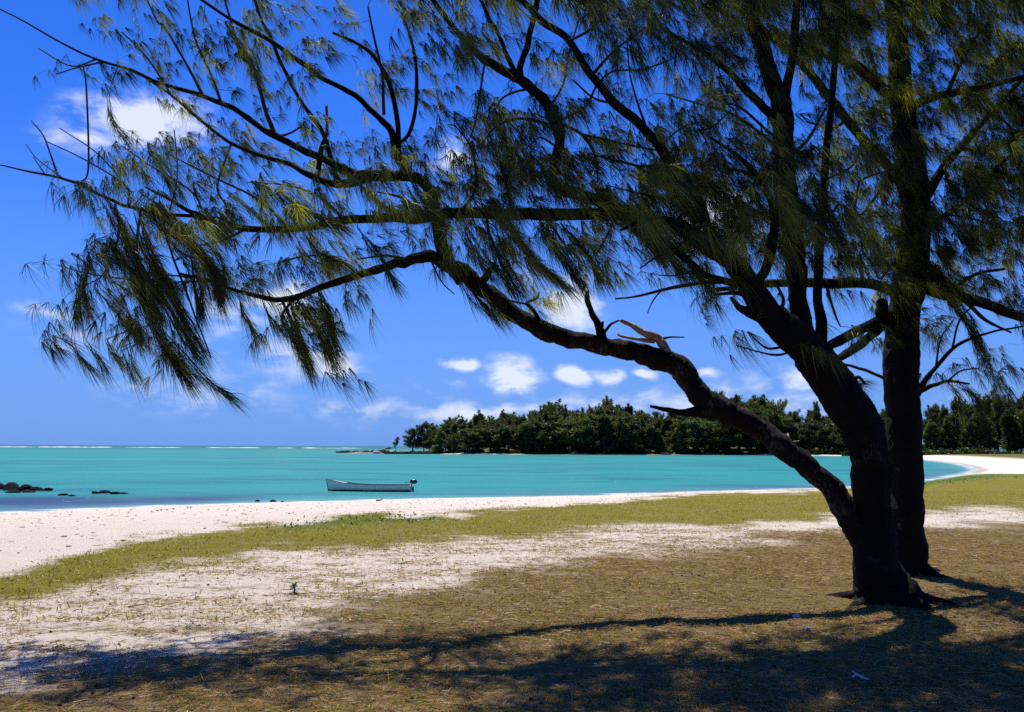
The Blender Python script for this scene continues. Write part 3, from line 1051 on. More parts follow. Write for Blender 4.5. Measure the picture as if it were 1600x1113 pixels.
br('H', 'T', 'limb', [(1177, 455, 17), (1150, 415, 16.5), (1117, 388, 15.5), (1075, 362, 13), (1030, 346, 11.5), (975, 335, 10.5), (905, 335, 10), (835, 336, 9.5), (765, 333, 9.5), (713, 333, 9),
                      (660, 341, 8.5), (590, 342, 7.5), (520, 346, 7), (490, 354, 6.5), (385, 357, 5), (336, 343, 4.5), (298, 330, 3.5), (266, 312, 2.5), (228, 293, 1.5)], -0.8)
br('B', 'LO', 'branch', [(722, 440, 10), (700, 408, 10), (684, 372, 9), (682, 340, 8.5), (672, 305, 8.5), (655, 283, 8.5), (607, 274, 8.5), (560, 276, 9), (519, 255, 6), (473, 235, 5.5), (420, 207, 5),
                         (368, 172, 4.2), (312, 149, 3.6), (252, 131, 3), (210, 112, 2.5), (151, 93, 2), (105, 72, 1.6), (33, 31, 1.2), (-30, 0, 1)], 0.3)
br('B2', 'LO', 'branch', [(590, 275, 7), (560, 284, 7), (525, 287, 6.5), (490, 277, 5), (452, 258, 4), (413, 245, 3.4), (361, 224, 3), (315, 189, 2.4), (270, 151, 2), (224, 119, 1.5)], 0.3)
for k_, pts in enumerate([[(318, 151, 3), (298, 112, 2.6), (259, 46, 2), (245, 32, 1.8), (225, -10, 1.2)], [(345, 160, 2.8), (329, 116, 2.4), (308, 70, 2), (298, 30, 1.5), (290, -20, 1)],
                          [(428, 209, 4), (413, 168, 3.6), (396, 109, 3), (378, 88, 2.5), (360, 30, 2), (345, -20, 1.3)], [(528, 284, 5), (505, 210, 4), (470, 158, 3.6), (445, 112, 3.2), (420, 53, 3), (406, 25, 2.6), (390, -30, 2)],
                          [(640, 278, 8), (632, 263, 7.5), (622, 242, 7), (612, 206, 6), (590, 182, 5), (560, 154, 4.6), (540, 140, 4.4), (508, 123, 4), (466, 95, 3.8), (420, 63, 3.6), (364, 32, 3), (300, -10, 2)],
                          [(622, 245, 5.5), (621, 200, 4.5), (611, 140, 4), (590, 95, 3.4), (562, 70, 2.6), (520, 52, 2)], [(361, 226, 2.2), (340, 290, 2), (352, 320, 1.4)],
                          [(270, 153, 2), (230, 90, 1.6), (190, 50, 1.2)], [(150, 93, 1.6), (110, 103, 1.3), (60, 76, 1)], [(160, 97, 1.7), (120, 106, 1.4), (88, 116, 1)],
                          [(600, 180, 3), (598, 120, 2.4), (585, 60, 2), (575, 10, 1.5)], [(430, 214, 2.4), (460, 205, 2), (478, 190, 1.2)]]):
    br('Bx%d' % k_, 'LO', 'branch', pts, rng.uniform(-.35, .35))
br('Bg', 'LO', 'branch', [(612, 232, 3.2), (639, 208, 3.4), (651, 158, 3.2), (648, 88, 2.8), (636, 42, 2.2), (628, 20, 2)], -.2, mat='brown', foliage=False)
br('s1', 'LO', 'dead_stub', [(496, 275, 4.5), (502, 235, 4.2), (511, 207, 3), (510, 166, 2)], .1, mat='brown', foliage=False)
br('s2', 'LO', 'dead_stub', [(1112, 645, 11), (1068, 644, 6), (1040, 641, 4), (1017, 635, 2)], -.35, mat='brown', foliage=False)
br('s3', 'LO', 'dead_stub', [(942, 535, 9), (937, 512, 6.5), (924, 487, 5), (918, 466, 4.4), (919, 455, 1.5)], .05, mat='brown', foliage=False)
br('s3b', 'LO', 'dead_stub', [(940, 520, 3.5), (942, 503, 2.4)], .0, mat='brown', foliage=False)
br('s3c', 'LO', 'dead_stub', [(942, 522, 3), (955, 507, 2.2), (967, 501, 1.6)], .0, mat='brown', foliage=False)
br('s4', 'LO', 'broken_branch', [(1056, 574, 11), (1045, 556, 7.5), (1036, 540, 7), (1026, 529, 7), (1005, 520, 5.5), (988, 510, 4), (970, 501, 2.6)], -.12, mat='dead', foliage=False)
br('s4b', 'LO', 'broken_branch', [(1022, 534, 4), (994, 530, 3), (969, 525, 2), (965, 518, 1)], -.1, mat='dead', foliage=False)
br('s4c', 'LO', 'dead_stub', [(1030, 533, 3), (1042, 528, 1.8), (1069, 527, 1)], -.1, mat='brown', foliage=False)
br('s5', 'LO', 'dead_stub', [(854, 516, 4), (834, 486, 3.4), (824, 474, 2.6), (839, 466, 2.2), (842, 457, 1.5)], -.05, mat='brown', foliage=False)
br('s5b', 'LO', 'dead_stub', [(826, 476, 2), (800, 471, 1.4), (780, 462, 1)], -.05, mat='brown', foliage=False)
br('s6', 'LO', 'dead_stub', [(750, 450, 7), (760, 432, 6), (772, 411, 4)], -.05, mat='brown', foliage=False)
br('s7', 'LO', 'dead_stub', [(1240, 706, 6), (1233, 692, 3.5), (1231, 678, 1.3)], .1, mat='dead', foliage=False)
br('s7b', 'LO', 'dead_stub', [(1233, 693, 2.6), (1249, 689, 1.3)], .0, mat='dead', foliage=False)
for k_, pts in enumerate([[(560, 430, 3), (530, 405, 2.2), (480, 400, 1.6), (440, 410, 1.2)], [(460, 466, 2.6), (440, 500, 2), (470, 540, 1.3)], [(440, 468, 2.4), (460, 510, 2), (480, 550, 1.2)], [(640, 406, 3), (600, 400, 2), (560, 405, 1.3)],
                          [(330, 440, 1.6), (240, 440, 1.4), (150, 430, 1), (90, 415, .8)], [(300, 434, 1.6), (200, 420, 1.2), (140, 390, .8)], [(672, 404, 2), (690, 440, 1.2), (710, 460, .8)]]):
    br('LOx%d' % k_, 'LO', 'branch', pts, rng.uniform(-.4, .3))
# off limb H
br('L1', 'H', 'branch', [(330, 343, 3.4), (300, 337, 3.2), (250, 334, 3.1), (196, 321, 3), (158, 305, 2.8), (123, 287, 2.6), (88, 277, 2.2), (31, 265, 1.6), (-10, 256, 1.1)], .1, mat='brown')
for k_, (pts, fo) in enumerate([([(91, 277, 1.8), (70, 217, 1.4), (49, 189, .9)], 0), ([(126, 286, 1.6), (138, 263, 1.5), (135, 140, 1.4), (130, 102, 1)], 0), ([(200, 322, 1.6), (196, 291, 1.5), (133, 250, 1.3), (74, 222, 1)], 0),
                                ([(205, 300, 1.4), (154, 242, 1.1), (93, 200, .8)], 0), ([(265, 330, 1.4), (277, 273, 1.2), (272, 203, .9)], 0), ([(250, 334, 2.6), (270, 400, 2.2), (300, 480, 1.6), (330, 560, 1.1)], 1),
                                ([(220, 328, 2.4), (215, 400, 2), (240, 470, 1.5), (260, 530, 1)], 1), ([(270, 336, 2.2), (310, 400, 1.8), (330, 470, 1.2)], 1), ([(180, 318, 2), (185, 370, 1.6), (160, 430, 1.1), (120, 450, .8)], 1),
                                ([(320, 342, 2), (300, 300, 1.7), (240, 262, 1.3), (190, 228, 1)], 1), ([(450, 355, 2.6), (400, 310, 2), (340, 280, 1.6), (260, 240, 1)], 1), ([(385, 357, 2.6), (340, 378, 2), (300, 385, 1.4)], 0),
                                ([(540, 345, 3), (500, 310, 2.2), (450, 290, 1.5), (390, 285, 1)], 1), ([(660, 341, 3.5), (630, 310, 2.5), (590, 300, 1.5)], 1), ([(720, 333, 3.5), (745, 290, 2.6), (735, 230, 1.8), (710, 195, 1.2)], 1),
                                ([(800, 335, 3.2), (790, 280, 2.4), (770, 225, 1.8), (755, 190, 1)], 1), ([(850, 336, 3), (880, 380, 2), (900, 410, 1)], 1), ([(760, 334, 3), (770, 380, 2), (800, 420, 1)], 1), ([(960, 336, 3), (945, 375, 2), (930, 400, 1)], 1),
                                ([(100, 280, 1), (60, 250, .8), (40, 225, .6)], 0), ([(70, 272, 1), (52, 245, .7)], 0)]):
    br('Hx%d' % k_, 'H', 'branch', pts, rng.uniform(-.45, .3), foliage=bool(fo))
br('M', 'T', 'limb', [(1010, 338, 10), (975, 330, 10), (940, 318, 10), (905, 305, 10), (880, 296, 10.5), (864, 286, 10), (864, 270, 8.5), (871, 245, 8), (873, 210, 8), (857, 170, 8.5), (835, 142, 8), (811, 121, 8), (772, 102, 7),
                      (737, 74, 5.5), (702, 35, 4.5), (670, -10, 4), (630, -70, 3)], -.4)
for k_, pts in enumerate([[(813, 120, 6), (813, 100, 5.6), (825, 63, 5.2), (834, 25, 5), (845, -40, 4), (850, -120, 2.5)], [(806, 116, 5), (795, 90, 4), (779, 53, 3.4), (762, 25, 3), (740, -30, 2)], [(775, 104, 4), (750, 95, 2.6), (720, 60, 1.6)],
                          [(856, 196, 3), (825, 186, 2.8), (793, 189, 2.2), (765, 207, 1.6), (748, 240, 1)], [(874, 193, 3), (909, 210, 2.8), (930, 245, 2.2), (934, 285, 1.4)], [(909, 210, 2.2), (960, 222, 2), (1010, 232, 1.5), (1050, 240, 1)],
                          [(768, 104, 2.6), (760, 90, 2), (748, 158, 2), (741, 196, 1.6), (728, 230, 1)], [(870, 192, 2.4), (916, 165, 2.2), (933, 133, 2), (958, 112, 1.8), (1003, 109, 1.6), (1045, 95, 1.2)], [(857, 172, 2.4), (880, 130, 2), (890, 80, 1.6), (905, 30, 1.2)],
                          [(830, 138, 2.6), (790, 150, 2), (770, 175, 1.2)], [(870, 230, 2), (845, 215, 1.6), (825, 230, 1)], [(866, 262, 1.6), (858, 250, 1), (852, 240, .6)]]):
    br('Mx%d' % k_, 'M', 'branch', pts, rng.uniform(-.4, .4))
br('N', 'T', 'limb', [(1130, 400, 9), (1108, 360, 8.5), (1085, 305, 8), (1045, 252, 8), (1010, 207, 7.6), (958, 158, 7), (923, 116, 6.5), (888, 63, 6), (846, 33, 5.6), (800, -10, 5), (740, -60, 3)], -.5, mat='brown')
for k_, pts in enumerate([[(1046, 254, 3), (1005, 260, 2.4), (960, 250, 1.8), (920, 240, 1)], [(1085, 306, 3.2), (1040, 310, 2.4), (990, 300, 1.6), (950, 290, 1)], [(1012, 210, 2.6), (1000, 170, 2), (985, 120, 1.5), (980, 60, 1)],
                          [(960, 160, 2.8), (930, 155, 2.2), (895, 125, 1.5)], [(925, 118, 3), (960, 80, 2.2), (1000, 50, 1.6), (1040, 20, 1)], [(890, 65, 2.6), (930, 40, 2), (960, 0, 1.2)], [(1100, 350, 3), (1060, 385, 2.2), (1030, 410, 1.2)],
                          [(1030, 232, 2), (1065, 200, 1.6), (1100, 190, 1)]]):
    br('Nx%d' % k_, 'N', 'branch', pts, rng.uniform(-.4, .4))
br('V', 'T', 'limb', [(1262, 545, 17), (1253, 505, 15), (1247, 447, 15), (1240, 390, 16), (1230, 315, 17), (1222, 245, 17), (1222, 175, 16), (1206, 120, 13.5), (1186, 60, 12), (1175, 25, 11), (1160, -60, 9), (1150, -200, 6), (1140, -350, 3)], .3)
for k_, pts in enumerate([[(1212, 185, 7), (1173, 147, 6), (1138, 109, 5), (1103, 84, 4), (1061, 60, 3), (1010, 30, 2)], [(1222, 240, 3), (1205, 224, 2.8), (1173, 196, 2.5), (1138, 175, 2.2), (1100, 165, 1.8), (1040, 147, 1.2)],
                          [(1215, 215, 3), (1194, 200, 2.6), (1156, 168, 2.2), (1117, 154, 1.9), (1096, 126, 1.6), (1079, 91, 1.1)], [(1224, 160, 8), (1234, 100, 7), (1242, 30, 6), (1250, -80, 4), (1260, -220, 2)],
                          [(1175, 452, 8), (1192, 430, 8), (1205, 395, 8), (1210, 350, 7), (1200, 300, 5.5), (1160, 250, 4), (1110, 215, 2)], [(1235, 360, 4), (1180, 330, 3), (1130, 300, 2.2), (1090, 290, 1.4)], [(1226, 290, 4), (1170, 270, 3), (1120, 262, 1.6)],
                          [(1156, 170, 1.8), (1130, 130, 1.4), (1120, 95, .9)], [(1138, 176, 1.6), (1110, 200, 1.2), (1080, 205, .8)], [(1192, 68, 4), (1150, 30, 3), (1100, 10, 2)], [(1180, -20, 5), (1100, -80, 4), (980, -130, 2.5), (880, -180, 1.5)],  # last one is off frame, added for shade
                          [(1240, 400, 4), (1280, 360, 3), (1310, 320, 2)], [(1225, 250, 4), (1260, 220, 3), (1290, 170, 2)]]):
    br('Vx%d' % k_, 'V', 'branch', pts, rng.uniform(-.7, .5))
br('V3', 'T', 'limb', [(1283, 570, 9), (1281, 510, 8), (1278, 447, 7.5), (1285, 360, 7), (1290, 250, 6), (1300, 150, 5), (1310, 40, 4), (1315, -60, 3)], .8)
br('C', 'T', 'limb', [(1165, 440, 8), (1145, 444, 6), (1100, 428, 5.4), (1072, 405, 5), (1040, 378, 4.4), (1005, 350, 3.5), (970, 360, 2)], -.6)
for k_, pts in enumerate([[(1130, 440, 3.6), (1093, 442, 3.2), (1040, 452, 2.6), (1000, 462, 2), (961, 467, 1.3)], [(1060, 395, 2.6), (1030, 400, 2), (1000, 420, 1.2)], [(1035, 452, 1.6), (1020, 470, 1.2), (1012, 490, .8)], [(1090, 420, 2), (1060, 430, 1.5), (1030, 430, 1)]]):
    br('Cx%d' % k_, 'C', 'branch', pts, rng.uniform(-.3, .1))
for k_, (pts, nm) in enumerate([([(1205, 510, 9), (1190, 499, 8), (1159, 484, 6), (1142, 465, 3)], 'dead_stub'), ([(1168, 462, 5), (1155, 458, 4), (1115, 460, 1.8)], 'dead_stub'), ([(1262, 560, 5), (1240, 540, 2.5), (1200, 545, 1.8), (1170, 520, 1.2)], 'branch'),
                                ([(1250, 545, 2.4), (1210, 555, 1.8), (1150, 540, 1)], 'branch'), ([(1320, 605, 5), (1340, 590, 3), (1352, 600, 1.4)], 'dead_stub'), ([(1215, 500, 4), (1225, 470, 3), (1210, 440, 2)], 'branch')]):
    br('Tx%d' % k_, 'T', nm, pts, -.25, foliage=(nm == 'branch'))
# rear tree
br('R', None, 'trunk', [(1421, 918, 46), (1419, 903, 36), (1418, 885, 30), (1418, 850, 27.5), (1416, 750, 26), (1410, 650, 27), (1408, 560, 27), (1412, 500, 25), (1422, 420, 25), (1430, 330, 23), (1420, 230, 20), (1410, 150, 18), (1402, 80, 16), (1398, 20, 14),
                        (1390, -80, 11), (1380, -220, 7), (1375, -380, 3)], .1, 12.3, rough=.05, foliage=False)
br('XR', 'R', 'limb', [(1425, 450, 13), (1478, 459, 10), (1530, 472, 9), (1570, 487, 8), (1640, 505, 6), (1720, 500, 4), (1800, 480, 2)], -.6)
br('XL', 'R', 'limb', [(1410, 462, 9), (1355, 445, 8.5), (1285, 440, 8), (1215, 442, 6.5), (1160, 447, 5), (1120, 452, 3.5)], -2.0)
br('D1', 'R', 'limb', [(1412, 300, 8), (1394, 270, 7.5), (1320, 186, 7), (1278, 130, 6.5), (1236, 84, 6), (1198, 53, 5.5), (1173, 32, 5), (1120, -20, 4), (1050, -80, 2.5)], -.9)
br('D2', 'R', 'limb', [(1412, 172, 10), (1400, 154, 9.5), (1369, 133, 9), (1338, 105, 8.5), (1303, 91, 7), (1250, 67, 5), (1200, 40, 3.5)], -.6, mat='brown')
br('R1', 'R', 'limb', [(1425, 405, 9), (1440, 375, 6), (1462, 348, 4.5), (1506, 315, 3.6), (1562, 259, 3), (1620, 215, 2)], -.8)
br('R2', 'R', 'limb', [(1412, 178, 9), (1440, 158, 7), (1478, 147, 6), (1530, 137, 5), (1600, 120, 4), (1700, 90, 3)], -.5)
br('R3', 'R', 'limb', [(1432, 618, 6), (1445, 595, 4.4), (1460, 577, 3.6), (1488, 545, 3), (1520, 528, 2.3), (1565, 516, 1.7), (1600, 510, 1.2)], -.4)
br('R4', 'R', 'limb', [(1432, 614, 5), (1447, 607, 4), (1462, 601, 3.2), (1481, 596, 2.4), (1515, 600, 1.4)], .3)
br('R5', 'R', 'limb', [(1390, 595, 4), (1370, 586, 2.6), (1348, 577, 2.5), (1320, 570, 2), (1295, 558, 1.2)], -.3)
br('R6', 'R', 'limb', [(1428, 340, 9), (1470, 270, 7), (1520, 210, 5), (1580, 140, 4), (1660, 60, 3)], .6)
br('K1', 'R', 'broken_branch', [(1395, 492, 11), (1376, 502, 9), (1345, 514, 8), (1296, 541, 7)], -1.3)
br('K2', 'R', 'broken_branch', [(1395, 500, 10), (1372, 516, 7.5), (1338, 542, 7), (1301, 566, 6)], -1.1)
br('Rk', 'R', 'dead_stub', [(1392, 505, 12), (1381, 490, 10), (1378, 472, 9)], -.3)
br('Rt', 'R', 'limb', [(1395, -40, 8), (1450, -120, 6), (1550, -200, 4), (1680, -260, 2)], .4)  # unseen; this limb and the next are added for their shade
br('Ru', 'R', 'limb', [(1392, -90, 7), (1340, -180, 5), (1240, -260, 3), (1140, -330, 2)], -.4)
for k_, (par, pts, fo) in enumerate([('XR', [(1480, 460, 4), (1520, 430, 3), (1570, 420, 2)], 1), ('XR', [(1500, 464, 4), (1540, 500, 3), (1580, 520, 1.6)], 1), ('R3', [(1488, 546, 2), (1500, 500, 1.6), (1530, 470, 1)], 1), ('R3', [(1462, 577, 2), (1470, 530, 1.5), (1490, 500, 1)], 1),
                                     ('R1', [(1420, 370, 3), (1376, 435, 2), (1366, 395, 1.7), (1373, 374, 1)], 0), ('D1', [(1385, 285, 3), (1340, 340, 2), (1341, 291, 1.8), (1355, 277, 1.8), (1425, 257, 1.2)], 0),
                                     ('D1', [(1322, 188, 3), (1300, 200, 2.2), (1260, 190, 1.5)], 1), ('D1', [(1350, 220, 3), (1330, 260, 2.4), (1290, 280, 1.5)], 1), ('D2', [(1370, 134, 4), (1360, 80, 3), (1340, 30, 2)], 1), ('R2', [(1480, 147, 4), (1500, 100, 3), (1530, 50, 2)], 1),
                                     ('R2', [(1530, 137, 3.5), (1560, 180, 2.5), (1590, 210, 1.5)], 1), ('R4', [(1480, 596, 1.8), (1500, 580, 1.4), (1530, 575, .9)], 1), ('XL', [(1290, 440, 3), (1300, 480, 2.2), (1313, 510, 1.2)], 1), ('XL', [(1350, 445, 3.2), (1340, 410, 2.4), (1310, 390, 1.4)], 1),
                                     ('R6', [(1500, 232, 3.5), (1540, 240, 2.6), (1590, 250, 1.6)], 1), ('R6', [(1475, 265, 4), (1490, 300, 3), (1530, 330, 2)], 1), ('R1', [(1480, 335, 2), (1520, 342, 1.6), (1570, 360, 1)], 0), ('R1', [(1470, 345, 2), (1500, 330, 1.5), (1568, 331, 1)], 0)]):
    br('Rx%d' % k_, par, 'branch', pts, rng.uniform(-.6, .3), foliage=bool(fo))

# 3-D centrelines
byk = {}
for b_ in BR:
    pts = b_['pts']
    c = catmull(pts, 9)
    rp = np.maximum(c[:, 2], .5)
    ln = np.concatenate([[0], np.cumsum(np.hypot(np.diff(c[:, 0]), np.diff(c[:, 1])))])
    ln /= ln[-1]
    if b_['d0'] is not None:
        d0 = b_['d0']
    else:
        # start depth = depth of the nearest drawn wood of the same tree
        best = (1e9, 10.3)
        top = b_['parent']
        while byk[top]['parent'] is not None:
            top = byk[top]['parent']
        for q in BR:
            if q is b_:
                break
            if q['top'] == top:
                dd = np.hypot(q['px'][:, 0] - c[0, 0], q['px'][:, 1] - c[0, 1])
                i = int(dd.argmin())
                v = dd[i] - q['rp'][i] * .5 + (0 if q['key'] == b_['parent'] else 2)
                if v < best[0]:
                    best = (v, q['d'][i])
        d0 = best[1]
    d = d0 + b_['dd'] * ln ** 1.2
    if b_['key'] == 'LO':      # the low limb swings back towards the beach walker at its far end
        d = d0 + np.interp(ln, [0, .35, .6, 1], [0, .25, .1, -1.5])
    r_ = np.random.default_rng(abs(hash(b_['key'])) % 1000 if False else len(b_['key']) * 7 + int(pts[0, 0]))
    m = len(c)
    wob = np.interp(np.arange(m), np.arange(0, m + 5, 5), np.concatenate([[0], r_.normal(0, 1, len(np.arange(0, m + 5, 5)) - 1)]))
    wob2 = np.interp(np.arange(m), np.arange(0, m + 4, 4), np.concatenate([[0], r_.normal(0, 1, len(np.arange(0, m + 4, 4)) - 1)]))
    amp = np.minimum(rp * 0.18, 1.6) * (0.3 if b_['mat'] == 'dead' else 1)
    c[:, 0] += wob * amp
    c[:, 1] += wob2 * amp
    d = d + wob * 0.03 * (ln > 0.02)
    b_['px'] = c[:, :2]
    b_['rp'] = rp
    b_['d'] = d
    b_['C'] = P(c[:, 0], c[:, 1], d)
    b_['R'] = rp * d / FPX
    b_['top'] = b_['key'] if b_['parent'] is None else None
    byk[b_['key']] = b_
    if b_['top'] is None:
        k2 = b_['parent']
        while byk[k2]['parent'] is not None:
            k2 = byk[k2]['parent']
        b_['top'] = k2
    # the part that carries it: limbs hang on the tree, the rest on their limb
    b_['part'] = b_['key'] if (b_['parent'] in (None, 'T', 'R')) else b_['parent']

tree_obj = {}
for k_, lab in (('T', "big dark casuarina with a low limb arching left from its trunk over the lagoon"), ('R', "straight upright casuarina standing close behind the forked one at right")):
    base = byk[k_]['C'][1].copy()
    base[2] = 0
    e = empty("casuarina_tree", tuple(base))
    tree_obj[k_] = (tag(e, lab, "tree"), base)
part_obj = {}
for b_ in BR:
    e, base = tree_obj[b_['top']]
    mx = b_['rp'].max()
    sides = 26 if mx > 25 else 14 if mx > 9 else 8 if mx > 4 else 5
    C, R = b_['C'].copy(), b_['R'].copy()
    # denser rings on thick wood
    if mx > 9:
        n_ = len(C)
        t_ = np.linspace(0, n_ - 1, n_ * 2 - 1)
        C = np.stack([np.interp(t_, np.arange(n_), C[:, q]) for q in range(3)], -1)
        R = np.interp(t_, np.arange(n_), R)
    V, F = tube(C, R, sides, b_['rough'], int(b_['pts'][0].sum()))
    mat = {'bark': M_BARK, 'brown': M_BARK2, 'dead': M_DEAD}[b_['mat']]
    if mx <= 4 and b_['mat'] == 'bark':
        mat = M_TWIG
    parent = e if b_['part'] == b_['key'] else part_obj[b_['part']]
    m_ = MB()
    if F.shape[1] == 4:
        F = np.concatenate([F[:, [0, 1, 2]], F[:, [0, 2, 3]]])
    m_.V, m_.F, m_.n = [V], [F], len(V)
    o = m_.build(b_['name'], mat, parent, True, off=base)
    if b_['mat'] == 'dead' and b_['name'] == 'broken_branch':
        o['label'] = "bleached broken branch with orange torn wood"
    part_obj[b_['key']] = o
# surface roots running into the litter
for k_, angs in (('T', (-2.5, -1.5, -.5, 2.9)), ('R', (-.9, .2, -2.0))):
    e, base = tree_obj[k_]
    rr = byk[k_]['R'][3]
    for q, a in enumerate(angs):
        dr = np.array([math.cos(a), math.sin(a), 0])
        sd = np.array([-math.sin(a), math.cos(a), 0])
        ln = rng.uniform(.25, .6)
        pts = np.array([base + dr * rr * .45 + [0, 0, .12], base + dr * rr * .85 + sd * .02 + [0, 0, .03], base + dr * (rr + ln * .4) + sd * rng.normal(0, .05) + [0, 0, .0],
                        base + dr * (rr + ln) + sd * rng.normal(0, .12) + [0, 0, -.06]])
        V, F = tube(catmull(pts, 5), np.interp(np.linspace(0, 1, 16), [0, .5, 1], [rr * .30, rr * .17, .02]), 9, .16, q)
        m_ = MB()
        m_.add(V, F)
        m_.build("root", M_BARK, e, True, off=base)

# ------------------------------------------------------------------ twigs and needles
DENS = [  # last columns lie off frame, foliage added there for shade
    # x from 0 in 50 px steps; one row per 50 px of height
    "01334656554556653455565577888768877788",
    "01134556555455521254555567876788888888",
    "01144345454244411433444423777669888888",
    "00023334334323222343344412587779889888",
    "00012424332344465444555233587669899888",
    "00013643433356677653577666787679888887",
    "00034435655567776555788766676698777666",
    "00133443344322455545567756766688876666",
    "00233333443112445234444455688876555555",
    "00233322345400013110012111334456640333",
    "00233311143000000000000111035501553222",
    "00111110011000000000000001220144100111",
    "00000000000000000000000000000112000000",
]
# skeleton node store
NP, NR, NK, NPX = [], [], [], []
for b_ in BR:
    if b_['rp'].max() > 25 and b_['key'] in ('T',):
        sl = slice(len(b_['C']) * 2 // 3, None)
    else:
        sl = slice(0, None)
    if b_['name'] in ('dead_stub', 'broken_branch') or not b_['foliage'] and b_['key'] not in ('T', 'R'):
        continue
    NP.append(b_['C'][sl])
    NR.append(b_['R'][sl])
    NK += [b_['key']] * len(b_['C'][sl])
    NPX.append(b_['px'][sl])
NP, NR, NPX = np.vstack(NP), np.concatenate(NR), np.vstack(NPX)
NK = np.array(NK)
ND = (NP - CAM)[:, 1]
A, AW, ABR, ATN, ADR = [], [], [], [], []
for j, row in enumerate(DENS):
    for i, ch in enumerate(row):
        wgt = float(ch)
        if i < 13 and j < 5:
            wgt *= .72
        if i >= 21 and j < 9:
            wgt *= 1.22
        if 12 <= i < 21 and 4 <= j < 8:
            wgt *= 1.0
        nn = wgt * (0.52 + .085 * max(0, wgt - 4))
        nn = int(nn) + (rng.random() < nn % 1)
        for _ in range(nn):
            x = i * 50 + rng.uniform(-5, 55) - 16
            y = j * 50 + rng.uniform(-5, 55) - 26
            dd = np.hypot(NPX[:, 0] - x, NPX[:, 1] - y)
            near_ = np.argsort(dd)[:24]
            pick = near_[min(int(abs(rng.normal(0, 7))), 23)]
            d = ND[pick] + rng.normal(0, .55)
            c0_ = P(np.array(x), np.array(y), np.array(d))
            tn = rng.uniform(0, 1)
            wd = rng.normal(0, .22, 3)
            for _k in range(int(rng.integers(3, 6))):
                A.append(c0_ + rng.normal(0, 1, 3) * [.14, .14, .09])
                AW.append(1.0)
                ABR.append(0)
                ATN.append(np.clip(tn + rng.normal(0, .1), 0, 1))
                ADR.append(wd)
# unseen crown above the frame, thickened to cast shade on the ground
for _ in range(1500):
    x, y = rng.normal(1180, 290), -rng.uniform(0, 430)
    if x < 600:
        continue
    d = rng.uniform(9.3, 12.2)
    A.append(P(np.array(x), np.array(y), np.array(d)))
    AW.append(1.6)
    ABR.append(0)
    ATN.append(rng.uniform(0, 1))
    ADR.append(np.zeros(3))
A, AW, ABR = np.array(A), np.array(AW), np.array(ABR)
